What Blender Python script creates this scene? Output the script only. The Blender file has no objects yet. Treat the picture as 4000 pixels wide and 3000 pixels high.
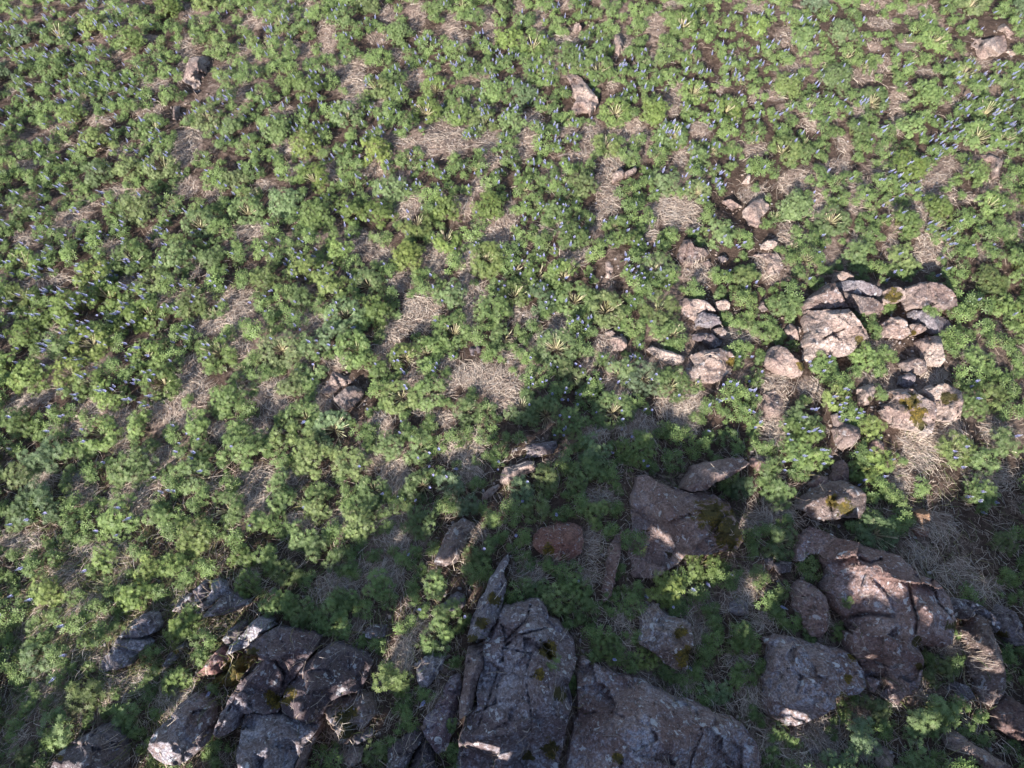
import bpy, math, random
import numpy as np
from mathutils import Vector, Matrix
from mathutils.geometry import delaunay_2d_cdt
from mathutils.bvhtree import BVHTree

random.seed(7)
rng = np.random.default_rng(7)
scene = bpy.context.scene
COL = scene.collection

# ------------------------------------------------------------------ camera
TILT = math.radians(8.0)
CAM_Z = 10.7
cam_data = bpy.data.cameras.new('camera')
cam_data.sensor_width = 36.0
cam_data.lens = 24.0
cam_data.clip_start = 0.1
cam_data.clip_end = 3000.0
cam = bpy.data.objects.new('camera', cam_data)
cam.location = (0, 0, CAM_Z)
cam.rotation_euler = (TILT, 0, 0)
COL.objects.link(cam)
scene.camera = cam

# ------------------------------------------------------------------ light
SUN_DIR = Vector((0.45, 0.735, -0.88)).normalized()        # the way the light travels
ELEV = math.asin(-SUN_DIR.z)
world = bpy.data.worlds.new('World')
scene.world = world
world.use_nodes = True
wn = world.node_tree
sky = wn.nodes.new('ShaderNodeTexSky')
sky.sky_type = 'NISHITA'
sky.sun_disc = False
sky.sun_elevation = ELEV
sky.sun_rotation = math.atan2(-SUN_DIR.x, -SUN_DIR.y)
bg = wn.nodes['Background']
bg.inputs['Strength'].default_value = 0.09
wn.links.new(sky.outputs['Color'], bg.inputs['Color'])
sun_data = bpy.data.lights.new('sun', 'SUN')
sun_data.energy = 5.0
sun_data.angle = math.radians(0.55)
sun_data.color = (1.0, 0.945, 0.88)
sun = bpy.data.objects.new('sun', sun_data)
sun.rotation_euler = SUN_DIR.to_track_quat('-Z', 'Y').to_euler()
sun.location = (-8, -24, 30)
COL.objects.link(sun)
scene.view_settings.view_transform = 'Standard'
scene.view_settings.look = 'None'
scene.view_settings.gamma = 1.0
scene.view_settings.exposure = 1.58
try:
    scene.view_settings.use_curve_mapping = False
except Exception:
    pass

# ------------------------------------------------------------------ helpers
F_PX = 24.0 / 36.0 * 4000.0
SLOPE = -math.tan(math.radians(24.5))
CT, ST = math.cos(TILT), math.sin(TILT)
CROPS = {'A': (0, 0), 'B': (1300, 0), 'C': (2600, 0), 'D': (0, 950), 'E': (1300, 950), 'F': (2600, 950),
         'G': (0, 1950), 'H': (1300, 1950), 'I': (2600, 1950), 'W': (0, 0)}

def cs(c):                                   # survey-sheet scale
    return 1.80832 if c == 'W' else 1 / 1.58

def P(c, x, y):
    o = CROPS[c]; s = cs(c)
    return (o[0] + x * s, o[1] + y * s)

def world_at(px, py, h=0.0):
    """points of the slope (raised by h metres) seen at survey position px, py; arrays allowed"""
    px = np.asarray(px, float); py = np.asarray(py, float)
    cx = (px - 2000.0) / F_PX; cy = (1500.0 - py) / F_PX; cz = -1.0
    dx = cx; dy = cy * CT - cz * ST; dz = cy * ST + cz * CT
    t = (CAM_Z - h) / (SLOPE * dy - dz)
    return np.stack([t * dx, t * dy, CAM_Z + t * dz], -1), t

def hash3(ix, iy, iz, seed):
    h = (ix.astype(np.int64) * 374761393 + iy.astype(np.int64) * 668265263 + iz.astype(np.int64) * 2147483647 + seed * 144269) & 0xffffffff
    h = ((h ^ (h >> 13)) * 1274126177) & 0xffffffff
    h = (h ^ (h >> 16)) & 0xffffffff
    h = (h * 2246822519) & 0xffffffff
    h = h ^ (h >> 15)
    return (h & 0xffffff) / float(0xffffff)

def vnoise(x, y, z=None, seed=0):
    x = np.asarray(x, float); y = np.asarray(y, float)
    z = np.zeros_like(x) if z is None else np.asarray(z, float)
    ix, iy, iz = np.floor(x), np.floor(y), np.floor(z)
    fx, fy, fz = x - ix, y - iy, z - iz
    fx = fx * fx * (3 - 2 * fx); fy = fy * fy * (3 - 2 * fy); fz = fz * fz * (3 - 2 * fz)
    ix = ix.astype(np.int64); iy = iy.astype(np.int64); iz = iz.astype(np.int64)
    r = 0
    for a in (0, 1):
        wx = fx if a else 1 - fx
        for b in (0, 1):
            wy = fy if b else 1 - fy
            for c in (0, 1):
                wz = fz if c else 1 - fz
                r = r + wx * wy * wz * hash3(ix + a, iy + b, iz + c, seed)
    return r * 2 - 1

def fbm(x, y, z=None, seed=0, octv=4, gain=0.5):
    r = 0; a = 1.0; f = 1.0
    for k in range(octv):
        r = r + a * vnoise(np.asarray(x) * f, np.asarray(y) * f, None if z is None else np.asarray(z) * f, seed + 17 * k)
        a *= gain; f *= 2.03
    return r

def smooth01(x):
    x = np.clip(x, 0, 1); return x * x * (3 - 2 * x)

def relief(x, y):
    return 0.10 * fbm(np.asarray(x) * 0.7, np.asarray(y) * 0.7, seed=3, octv=3) + 0.025 * fbm(np.asarray(x) * 4, np.asarray(y) * 4, seed=5, octv=3)

def base_z(x, y):
    """the hillside: an even talus slope near the camera, easing off far away"""
    y = np.asarray(y, float)
    far = 40.0
    yy = np.where(np.abs(y) > far, np.sign(y) * (far + (np.abs(y) - far) * 0.4), y)
    return SLOPE * yy

def ground_z(x, y):
    return base_z(x, y) + relief(x, y)

def mesh_np(name, verts, faces, mats=(), smooth=False, mat_index=None, attrs=None):
    """faces: (n,3) or (n,4) int array or a list of such arrays"""
    fl = [np.asarray(f, np.int64) for f in (faces if isinstance(faces, list) else [faces]) if len(f)]
    me = bpy.data.meshes.new(name)
    verts = np.asarray(verts, np.float32)
    me.vertices.add(len(verts)); me.vertices.foreach_set('co', verts.ravel())
    loops = np.concatenate([f.ravel() for f in fl]).astype(np.int32)
    sizes = np.concatenate([np.full(len(f), f.shape[1]) for f in fl]).astype(np.int32)
    starts = np.concatenate([[0], np.cumsum(sizes)[:-1]]).astype(np.int32)
    me.loops.add(len(loops)); me.loops.foreach_set('vertex_index', loops)
    me.polygons.add(len(sizes)); me.polygons.foreach_set('loop_start', starts)
    if smooth:
        me.polygons.foreach_set('use_smooth', np.ones(len(sizes), bool))
    for m in mats: me.materials.append(m)
    if mat_index is not None:
        me.polygons.foreach_set('material_index', np.asarray(mat_index, np.int32))
    for k, v in (attrs or {}).items():
        v = np.asarray(v, np.float32)
        if v.ndim == 1:
            at = me.attributes.new(k, 'FLOAT', 'POINT'); at.data.foreach_set('value', v)
        else:
            at = me.attributes.new(k, 'FLOAT_COLOR', 'POINT'); at.data.foreach_set('color', v.ravel())
    me.update(calc_edges=True)
    me.validate()
    return me

def link(name, me, parent=None, loc=None, **props):
    o = bpy.data.objects.new(name, me)
    COL.objects.link(o)
    if parent: o.parent = parent
    if loc is not None: o.location = loc
    for k, v in props.items(): o[k] = v
    return o

# ------------------------------------------------------------------ materials
class N:
    def __init__(s, name):
        s.m = bpy.data.materials.new(name); s.m.use_nodes = True
        s.t = s.m.node_tree; s.b = s.t.nodes['Principled BSDF']; s.out = s.t.nodes['Material Output']
    def n(s, typ, **kw):
        nd = s.t.nodes.new(typ)
        for k, v in kw.items(): setattr(nd, k, v)
        return nd
    def l(s, a, b): s.t.links.new(a, b)
    def noise(s, vec, scale, detail=4, rough=0.55, dist=0.0):
        nd = s.n('ShaderNodeTexNoise'); nd.inputs['Scale'].default_value = scale
        nd.inputs['Detail'].default_value = detail; nd.inputs['Roughness'].default_value = rough
        nd.inputs['Distortion'].default_value = dist
        if vec is not None: s.l(vec, nd.inputs['Vector'])
        return nd.outputs['Fac']
    def ramp(s, fac, a, b, lo=0.0, hi=1.0):
        nd = s.n('ShaderNodeMapRange', interpolation_type='SMOOTHSTEP')
        for i, v in (('From Min', a), ('From Max', b), ('To Min', lo), ('To Max', hi)):
            if hasattr(v, 'links'): s.l(v, nd.inputs[i])
            else: nd.inputs[i].default_value = v
        s.l(fac, nd.inputs['Value']); return nd.outputs['Result']
    def math(s, op, a, b=0.0):
        nd = s.n('ShaderNodeMath', operation=op)
        for i, v in enumerate((a, b)):
            if hasattr(v, 'links'): s.l(v, nd.inputs[i])
            else: nd.inputs[i].default_value = v
        return nd.outputs[0]
    def mix(s, fac, a, b, blend='MIX'):
        nd = s.n('ShaderNodeMix', data_type='RGBA', blend_type=blend)
        for i, v in ((0, fac), (6, a), (7, b)):
            if hasattr(v, 'links'): s.l(v, nd.inputs[i])
            elif i == 0: nd.inputs[0].default_value = v
            else: nd.inputs[i].default_value = (*v, 1) if len(v) == 3 else v
        return nd.outputs[2]
    def bump(s, h, strength, dist=0.02, prev=None):
        nd = s.n('ShaderNodeBump'); nd.inputs['Strength'].default_value = strength
        nd.inputs['Distance'].default_value = dist; s.l(h, nd.inputs['Height'])
        if prev is not None: s.l(prev, nd.inputs['Normal'])
        return nd.outputs['Normal']

def mat_rock():
    k = N('weathered_rock')
    tc = k.n('ShaderNodeTexCoord'); oi = k.n('ShaderNodeObjectInfo')
    off = k.n('ShaderNodeVectorMath', operation='MULTIPLY_ADD')
    comb = k.n('ShaderNodeCombineXYZ')
    for i in range(3): k.l(k.math('MULTIPLY', oi.outputs['Random'], 31.0 + 17 * i), comb.inputs[i])
    add = k.n('ShaderNodeVectorMath', operation='ADD')
    k.l(tc.outputs['Object'], add.inputs[0]); k.l(comb.outputs[0], add.inputs[1])
    v = add.outputs[0]
    big = k.noise(v, 1.6, 5, 0.6)
    mid = k.noise(v, 7.0, 8, 0.65)
    fine = k.noise(v, 34.0, 6, 0.7)
    base = oi.outputs['Color']
    dark = k.mix(1.0, base, (0.68, 0.61, 0.61), 'MULTIPLY')
    c = k.mix(k.ramp(big, 0.38, 0.66), dark, base)
    c = k.mix(k.ramp(fine, 0.36, 0.64), k.mix(1.0, c, (0.50, 0.48, 0.49), 'MULTIPLY'), c)
    # grey crust lichen over upward faces
    geo = k.n('ShaderNodeNewGeometry'); sep = k.n('ShaderNodeSeparateXYZ'); k.l(geo.outputs['Normal'], sep.inputs[0])
    up = k.ramp(sep.outputs['Z'], 0.35, 0.95, 0.35, 1.0)
    la = oi.outputs['Alpha']
    thr = k.math('SUBTRACT', 0.80, k.math('MULTIPLY', la, 0.52))
    mid2 = k.noise(v, 15.0, 9, 0.72, 0.3)
    gl = k.math('MULTIPLY', k.ramp(k.math('ADD', k.math('MULTIPLY', mid2, 0.65), k.math('MULTIPLY', big, 0.35)), thr, k.math('ADD', thr, 0.10)), up)
    lich = k.mix(k.ramp(fine, 0.35, 0.65), (0.17, 0.163, 0.195), (0.45, 0.43, 0.485))
    c = k.mix(k.math('MULTIPLY', gl, 0.92), c, lich)
    # black crusts
    blk = k.ramp(k.noise(v, 13.0, 8, 0.75, 0.5), 0.555, 0.61)
    c = k.mix(k.math('MULTIPLY', blk, k.math('MULTIPLY', la, 1.0)), c, (0.035, 0.032, 0.034))
    # white rosettes
    vo = k.n('ShaderNodeTexVoronoi'); vo.inputs['Scale'].default_value = 11.0; vo.inputs['Randomness'].default_value = 1.0
    wv = k.n('ShaderNodeVectorMath', operation='ADD'); k.l(v, wv.inputs[0])
    nz = k.n('ShaderNodeTexNoise'); nz.inputs['Scale'].default_value = 11.0; nz.inputs['Detail'].default_value = 6.0; k.l(v, nz.inputs['Vector'])
    sc = k.n('ShaderNodeVectorMath', operation='SCALE'); sc.inputs['Scale'].default_value = 0.22
    k.l(nz.outputs['Color'], sc.inputs[0]); k.l(sc.outputs[0], wv.inputs[1]); k.l(wv.outputs[0], vo.inputs['Vector'])
    vs = k.n('ShaderNodeSeparateColor'); k.l(vo.outputs['Color'], vs.inputs[0])
    rad = k.math('MULTIPLY', k.ramp(vs.outputs[0], 0.70, 1.0), 0.50)
    wh = k.ramp(k.math('SUBTRACT', rad, vo.outputs['Distance']), 0.0, 0.06)
    c = k.mix(k.math('MULTIPLY', wh, k.math('MULTIPLY', la, 1.1)), c, (0.56, 0.56, 0.58))
    sp = k.ramp(k.noise(v, 19.0, 7, 0.78), 0.575, 0.62)
    c = k.mix(k.math('MULTIPLY', sp, k.math('MULTIPLY', la, 1.1)), c, (0.54, 0.53, 0.57))
    # moss where it grows
    at = k.n('ShaderNodeAttribute', attribute_name='moss')
    mm = k.ramp(k.math('ADD', at.outputs['Fac'], k.math('MULTIPLY', k.math('SUBTRACT', k.math('ADD', mid, k.math('MULTIPLY', k.math('SUBTRACT', fine, 0.5), 0.5)), 0.5), 2.4)), 0.52, 0.62)
    mc = k.mix(k.ramp(fine, 0.35, 0.65), (0.034, 0.028, 0.008), (0.165, 0.112, 0.016))
    mc = k.mix(k.ramp(big, 0.40, 0.6), mc, (0.050, 0.045, 0.016))
    c = k.mix(mm, c, mc)
    k.l(c, k.b.inputs['Base Color'])
    k.b.inputs['Roughness'].default_value = 0.88
    k.b.inputs['Specular IOR Level'].default_value = 0.3
    h1 = k.math('ADD', k.math('MULTIPLY', mid, 1.0), k.math('MULTIPLY', fine, 0.45))
    ve = k.n('ShaderNodeTexVoronoi', feature='DISTANCE_TO_EDGE'); ve.inputs['Scale'].default_value = 3.2
    k.l(wv.outputs[0], ve.inputs['Vector'])
    joint = k.ramp(ve.outputs['Distance'], 0.0, 0.05)
    h1 = k.math('ADD', h1, k.math('MULTIPLY', joint, 0.35))
    h1 = k.math('ADD', h1, k.math('MULTIPLY', mid2, 0.5))
    nn = k.bump(h1, 0.9, 0.06)
    nn = k.bump(k.noise(v, 90.0, 4, 0.7), 0.5, 0.012, nn)
    k.l(nn, k.b.inputs['Normal'])
    return k.m

def mat_ground():
    k = N('soil_gap_shade')
    tc = k.n('ShaderNodeTexCoord'); v = tc.outputs['Object']
    a = k.noise(v, 0.9, 6, 0.6); b = k.noise(v, 9.0, 8, 0.7); f = k.noise(v, 70.0, 5, 0.7)
    c = k.mix(k.ramp(b, 0.35, 0.68), (0.11, 0.076, 0.060), (0.36, 0.27, 0.22))
    c = k.mix(k.math('MULTIPLY', k.ramp(a, 0.42, 0.62), 0.6), c, (0.25, 0.18, 0.15))
    c = k.mix(k.ramp(f, 0.35, 0.7), k.mix(1.0, c, (0.55, 0.53, 0.52), 'MULTIPLY'), c)
    at = k.n('ShaderNodeAttribute', attribute_name='litter')     # pale bare litter; elsewhere soil colour darkened as shade between plants
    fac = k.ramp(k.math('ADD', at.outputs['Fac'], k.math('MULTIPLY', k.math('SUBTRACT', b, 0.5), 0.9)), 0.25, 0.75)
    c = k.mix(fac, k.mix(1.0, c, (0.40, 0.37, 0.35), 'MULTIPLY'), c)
    k.l(c, k.b.inputs['Base Color']); k.b.inputs['Roughness'].default_value = 0.95
    k.b.inputs['Specular IOR Level'].default_value = 0.15
    nn = k.bump(b, 0.9, 0.06); nn = k.bump(f, 0.7, 0.015, nn)
    k.l(nn, k.b.inputs['Normal'])
    return k.m

def mat_leaf(name, lo, hi, pale, transl=0.20, rough=0.55):
    k = N(name)
    oi = k.n('ShaderNodeObjectInfo')
    at = k.n('ShaderNodeAttribute', attribute_name='leaf')      # r: deep to pale green, paler on upper leaves, g: pale centre, b: yellowing
    sp = k.n('ShaderNodeSeparateColor'); k.l(at.outputs['Color'], sp.inputs[0])
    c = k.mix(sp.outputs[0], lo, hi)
    c = k.mix(sp.outputs[2], c, (0.20, 0.175, 0.075))
    c = k.mix(k.math('MULTIPLY', sp.outputs[1], 0.35), c, pale)
    c = k.mix(1.0, c, oi.outputs['Color'], 'MULTIPLY')
    k.l(c, k.b.inputs['Base Color'])
    k.b.inputs['Roughness'].default_value = rough
    k.b.inputs['Specular IOR Level'].default_value = 0.30
    tr = k.n('ShaderNodeBsdfTranslucent')
    k.l(k.mix(1.0, c, (1.0, 1.15, 0.55), 'MULTIPLY'), tr.inputs['Color'])
    mx = k.n('ShaderNodeMixShader'); mx.inputs[0].default_value = transl
    k.l(k.b.outputs[0], mx.inputs[1]); k.l(tr.outputs[0], mx.inputs[2]); k.l(mx.outputs[0], k.out.inputs['Surface'])
    return k.m

def mat_attr(name, attr, rough=0.8, spec=0.2):
    k = N(name)
    at = k.n('ShaderNodeAttribute', attribute_name=attr)
    k.l(at.outputs['Color'], k.b.inputs['Base Color'])
    k.b.inputs['Roughness'].default_value = rough
    k.b.inputs['Specular IOR Level'].default_value = spec
    return k.m

M_ROCK = mat_rock()
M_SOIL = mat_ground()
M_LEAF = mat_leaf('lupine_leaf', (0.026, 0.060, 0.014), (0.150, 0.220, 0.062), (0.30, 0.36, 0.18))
M_STRAW = mat_attr('straw', 'tone', 0.75)
M_STALK = mat_attr('pale_stalk', 'tone', 0.6, 0.3)
M_FLOWER = mat_attr('lupine_flower', 'tone', 0.6, 0.25)

# ------------------------------------------------------------------ ground sheet
def axis(lo_d, hi_d, step, far):
    a = list(np.arange(lo_d, hi_d + 1e-6, step))
    s = step; x = a[-1]; up = []
    while x < far: s *= 1.35; x += s; up.append(x)
    s = step; x = a[0]; dn = []
    while x > -far: s *= 1.35; x -= s; dn.append(x)
    return np.array(dn[::-1] + a + up)
gx = axis(-16, 16, 0.128, 1500); gy = axis(-8, 15, 0.128, 1500)
GX, GY = np.meshgrid(gx, gy)
fade = np.clip(1 - (np.hypot(GX, GY) - 30) / 200, 0, 1)
GZ = base_z(GX, GY) + relief(GX, GY) * fade
gv = np.stack([GX.ravel(), GY.ravel(), GZ.ravel()], -1)
nx, ny = len(gx), len(gy)
ii = (np.arange(ny - 1)[:, None] * nx + np.arange(nx - 1)[None, :]).ravel()
gf = np.stack([ii, ii + 1, ii + nx + 1, ii + nx], -1)
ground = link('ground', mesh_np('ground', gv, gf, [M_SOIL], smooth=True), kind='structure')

# ------------------------------------------------------------------ rocks
NADIR = np.array([2000.0, 1500.0 + math.tan(TILT) * F_PX])
TAN = (0.325, 0.257, 0.215); BROWN = (0.23, 0.18, 0.155); GREY = (0.20, 0.18, 0.185); RED = (0.235, 0.16, 0.135); DARK = (0.14, 0.12, 0.122)
ROCK_POLYS = []
rock_v, rock_f, rock_n = [], [], 0

def seg_dist(p, a, b):
    ab = b - a; t = np.clip(((p - a) @ ab) / (ab @ ab + 1e-12), 0, 1)
    return np.linalg.norm(p - (a + t[:, None] * ab), axis=1)

def inside(p, poly):
    x, y = p[:, 0], p[:, 1]; r = np.zeros(len(p), bool)
    x1, y1 = poly[-1]
    for x2, y2 in poly:
        c = ((y1 > y) != (y2 > y)) & (x < (x2 - x1) * (y - y1) / (y2 - y1 + 1e-12) + x1)
        r ^= c; x1, y1 = x2, y2
    return r

def rock(name, crop, H, pts, label, col=TAN, lich=0.3, moss=(), cracks=(), tilt=(0, 0), rough=1.0, lift=0.0, peaks=(), front=1.0):
    """a stone standing in the slope. H height over the slope, tilt rise of its top per metre
    (across, down the slope sheet), peaks = crests (x, y, height), cracks = open joints"""
    global rock_n
    H = H * (1.6 if crop in 'GHIW' else 1.4)
    if crop in 'ABCEF': lich = lich * 0.68
    seed = rock_n * 13 + 101
    r = np.random.default_rng(seed)
    r2 = np.random.default_rng(seed + 7)
    tilt = (tilt[0] + r2.normal(0, 0.15), tilt[1] + r2.normal(-0.03, 0.15))
    px = np.array([P(crop, x, y) for x, y in pts])
    ctr = px.mean(0)
    _, t = world_at(*ctr)
    ppm = F_PX / float(t)
    q = (px - ctr) / ppm                                         # metres on the sheet
    e = np.roll(q, -1, 0) - q
    if 0.5 * np.sum(q[:, 0] * np.roll(q[:, 1], -1) - np.roll(q[:, 0], -1) * q[:, 1]) < 0:
        q = q[::-1].copy(); px = px[::-1].copy(); e = np.roll(q, -1, 0) - q
    area = 0.5 * np.sum(q[:, 0] * np.roll(q[:, 1], -1) - np.roll(q[:, 0], -1) * q[:, 1])
    size = math.sqrt(area)
    ROCK_POLYS.append(px)
    s = max(0.022, size / 58)
    if cracks: s = max(0.018, size / 80)
    # fractured outline
    ring = []
    for i in range(len(q)):
        n = max(1, int(np.linalg.norm(e[i]) / (s * 1.1)))
        for k in range(n): ring.append(q[i] + e[i] * k / n)
    ring = np.array(ring)
    tang = np.roll(ring, -1, 0) - np.roll(ring, 1, 0)
    nrm = np.stack([tang[:, 1], -tang[:, 0]], -1); nrm /= np.linalg.norm(nrm, axis=1)[:, None] + 1e-9   # outward (y down, ccw)
    nz = fbm(ring[:, 0] / size * 4 + seed, ring[:, 1] / size * 4, seed=seed, octv=4, gain=0.6)
    ring = ring + nrm * (nz * 0.022 * size * rough)[:, None]
    lo, hi = ring.min(0), ring.max(0)
    g = np.stack(np.meshgrid(np.arange(lo[0], hi[0], s), np.arange(lo[1], hi[1], s * 0.87)), -1)
    g[1::2, :, 0] += s * 0.5
    g = g.reshape(-1, 2) + r.uniform(-0.22, 0.22, (g.size // 2, 2)) * s
    g = g[inside(g, ring)]
    dmin = np.min(np.stack([np.linalg.norm(g - c, axis=1) for c in ring]), 0) if len(g) else np.zeros(0)
    g = g[dmin > s * 0.6]
    allp = np.concatenate([ring, g])
    nr = len(ring)
    # heights: each traced edge is a broken face rising to the top plane
    away = (ctr - NADIR) / (np.linalg.norm(ctr - NADIR) + 1e-9)
    far = min(1.0, np.linalg.norm(ctr - NADIR) / 900.0)
    top = H * (1 + 0 * allp[:, 0]) + tilt[0] * allp[:, 0] + tilt[1] * allp[:, 1]
    for pk in peaks:
        pc = (np.array(P(crop, pk[0], pk[1])) - ctr) / ppm
        d = np.linalg.norm(allp - pc, axis=1)
        top = np.maximum(top, pk[2] * 1.35 - d * (pk[3] if len(pk) > 3 else 0.5))
    for k in range(2):                                          # big cleavage faces
        ang = r2.uniform(0, 2 * math.pi); d = np.array([math.cos(ang), math.sin(ang)])
        pr = allp @ d; off = np.quantile(pr, r2.uniform(0.25, 0.6))
        top = np.minimum(top, np.maximum(top - (pr - off) * r2.uniform(0.25, 0.6), H * 0.3))
    top = np.maximum(top, H * 0.3)
    h = top.copy()
    for i in range(len(q)):
        a, b = q[i], q[(i + 1) % len(q)]
        en = np.array([e[i][1], -e[i][0]]); en /= np.linalg.norm(en) + 1e-9
        dot = float(en @ away) * far
        he = H * (0.30 + 0.45 * max(0, dot)) if dot > -0.25 else H * 0.26
        sl = r.uniform(1.2, 3.2) if dot > -0.25 else r.uniform(0.7, 1.5)
        if en[1] > 0.4: sl *= 0.75 * front
        h = np.minimum(h, he + sl * seg_dist(allp, a, b))
    # broken-off corners
    for k in range(8):
        ang = r.uniform(0, 2 * math.pi); d = np.array([math.cos(ang), math.sin(ang)])
        pr = allp @ d; off = np.quantile(pr, r.uniform(0.5, 0.92))
        h = np.minimum(h, np.maximum(top - (pr - off) * r.uniform(0.3, 1.0), H * 0.15))
    # ledges and roughness
    u = allp / max(size, 0.25)
    led = fbm(u[:, 0] * 2.2 + seed, u[:, 1] * 2.2, seed=seed + 1, octv=3)
    led = np.round(led * 3.2) / 3.2 * 0.6 + led * 0.4
    h = h + led * 0.06 * min(size, 1.3) * rough * min(1, H / 0.2)
    cell = r.uniform(lo, hi, (9 + int(size * 12), 2)); co = r.normal(0, 1, len(cell)); cg = r.normal(0, 0.34, (len(cell), 2))
    dd = np.linalg.norm(allp[:, None] + 0.05 * size * np.stack([led, -led], -1)[:, None] - cell[None], axis=2)
    nn = dd.argmin(1)
    h = h + (co[nn] * 0.022 * min(size, 1.2) + np.einsum('ij,ij->i', allp - cell[nn], cg[nn])) * rough * 0.8
    h = h + fbm(allp[:, 0] * 9 + seed, allp[:, 1] * 9, seed=seed + 2, octv=4, gain=0.6) * 0.016 * rough + np.abs(fbm(allp[:, 0] * 18 + seed, allp[:, 1] * 18, seed=seed + 5, octv=3)) * -0.014 * rough
    for cr in cracks:
        w = cr[0] * 0.6; dp = cr[1] * 0.9
        line = [(np.array(P(crop, *c)) - ctr) / ppm for c in cr[2:]]
        dl = np.min(np.stack([seg_dist(allp, line[j], line[j + 1]) for j in range(len(line) - 1)]), 0)
        dl = np.maximum(0, dl + 0.012 * fbm(allp[:, 0] * 14, allp[:, 1] * 14, seed=seed + 4, octv=2))
        h = h - dp * np.exp(-(dl / w) ** 2)
    h = np.maximum(h, 0.01) + lift
    mo = np.zeros(len(allp))
    for mx_, my_, mr_ in moss:
        c = (np.array(P(crop, mx_, my_)) - ctr) / ppm
        d = np.linalg.norm(allp - c, axis=1) / (mr_ * cs(crop) / ppm)
        mo = np.maximum(mo, np.clip(1.15 - 0.65 * d, 0, 1))
    # triangulate
    res = delaunay_2d_cdt([Vector(p) for p in allp.tolist()], [(i, (i + 1) % nr) for i in range(nr)], [], 1, 1e-6)
    vo, fo, orig = res[0], res[2], res[3]
    idx = np.array([(o[0] if o else -1) for o in orig])
    p2 = np.array([(v.x, v.y) for v in vo])
    bad = idx < 0
    hh = h[idx]; mm = mo[idx]
    if bad.any(): hh[bad] = h.mean() * 0.5
    pp = p2 * ppm + ctr
    tri = np.array([tuple(f) for f in fo if len(f) == 3])
    inv = {}
    for j, o in enumerate(orig):
        for w in o: inv[w] = j
    loop = [inv[i] for i in range(nr)]
    V, _ = world_at(pp[:, 0], pp[:, 1], hh)
    # sides drop plumb into the ground
    edge = V[loop]; cxy = edge[:, :2].mean(0)
    foot = edge.copy(); dirs = foot[:, :2] - cxy
    foot[:, :2] += dirs * 0.02
    foot[:, 2] = base_z(foot[:, 0], foot[:, 1]) - 0.30
    midr = edge * 0.5 + foot * 0.5
    jig = fbm(midr[:, 0] * 6, midr[:, 1] * 6, midr[:, 2] * 6, seed=seed + 9, octv=3)
    midr[:, :2] += dirs / (np.linalg.norm(dirs, axis=1)[:, None] + 1e-6) * (jig * 0.03)[:, None]
    nv = len(V)
    VV = np.concatenate([V, midr, foot])
    mm = np.concatenate([mm, mm[loop] * 0.6, np.zeros(nr)])
    a = np.array(loop); an = np.roll(a, -1); b = nv + np.arange(nr); bn = np.roll(b, -1); c = b + nr; cn = bn + nr
    # sheet y runs down, so orient by testing the first triangle
    t0 = V[tri[:, 1]] - V[tri[:, 0]]; t1 = V[tri[:, 2]] - V[tri[:, 0]]
    if np.cross(t0, t1)[:, 2].mean() < 0: tri = tri[:, ::-1]
    # q ring is counter-clockwise with y down = clockwise seen from above
    quads = np.concatenate([np.stack([a, an, bn, b], -1), np.stack([b, bn, cn, c], -1)])
    fc = len(VV); VV = np.concatenate([VV, foot.mean(0)[None]]); mm = np.append(mm, 0)
    cap = np.stack([np.full(nr, fc), c, cn], -1)
    org = np.array([cxy[0], cxy[1], float(base_z(cxy[0], cxy[1]))])
    me = mesh_np(name, VV - org, [tri, quads, cap], [M_ROCK], smooth=False, attrs={'moss': mm})
    o = link(name, me, loc=org, label=label, category='boulder' if name == 'boulder' else 'rock')
    k = r.uniform(1.28, 1.5)
    o.color = (col[0] * k * 0.97, col[1] * k * 0.98, col[2] * k * 1.02, lich)
    rock_v.append(VV); rock_f.append((tri, quads)); rock_n += 1
    return o

def loc_pts(s):
    v = [float(t) for t in s.replace(',', ' ').split()]
    return list(zip(v[::2], v[1::2]))
R = lambda name, crop, H, s, label, **k: rock(name, crop, H, loc_pts(s), label, **k)

# stones lying in the lupine field
R('boulder','A',.18,'1165 365 1215 345 1300 350 1310 375 1265 410 1255 470 1228 480 1245 545 1230 580 1195 565 1185 525 1140 510 1120 495 1145 420','tall tan rock with a shaded notch standing among blue lupines',lich=.12)
R('rock','A',.12,'1075 650 1110 645 1105 690 1085 740 1065 735 1065 680','small narrow tan stone showing between lupines below the notched tan rock',lich=.1)
R('boulder','B',.28,'1435 465 1480 455 1530 475 1560 510 1600 560 1635 600 1640 635 1610 665 1590 690 1545 685 1510 700 1475 665 1500 620 1510 590 1480 545 1465 505','long tan boulder with straw heaped on its broad end',lich=.12)
R('rock','B',.22,'1740 215 1760 210 1795 260 1790 290 1770 330 1750 370 1735 340 1740 280','narrow pointed pinkish rock standing upright among green lupines',lich=.1)
R('rock','B',.12,'1490 150 1520 140 1535 165 1500 185','tiny tan stone beside a bare patch up in the lupine field',lich=.1)
R('rock','B',.16,'1745 1055 1790 1045 1805 1070 1790 1095 1730 1120 1725 1090','larger stone of the V-shaped pair at the head of a straw strip',lich=.1)
R('rock','B',.16,'1800 1062 1850 1040 1870 1020 1877 1050 1840 1072 1812 1082','thin bent stone of the V-shaped pair at the head of a straw strip',lich=.1)
R('flat_rock','C',.26,'1880 235 1960 240 2090 215 2105 260 2105 310 2060 335 1970 345 1935 310 1895 285','broad flat tan slab with white bird streaks among the lupines',lich=.10)
R('rock','C',.16,'2055 165 2090 140 2130 180 2170 235 2140 245 2100 213 2060 195','wedge-shaped tan rock touching the back of the streaked slab',lich=.1)
R('rock','C',.08,'2112 310 2160 308 2178 330 2140 342','little tan stone at the foot of the streaked slab',lich=.1)
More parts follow.
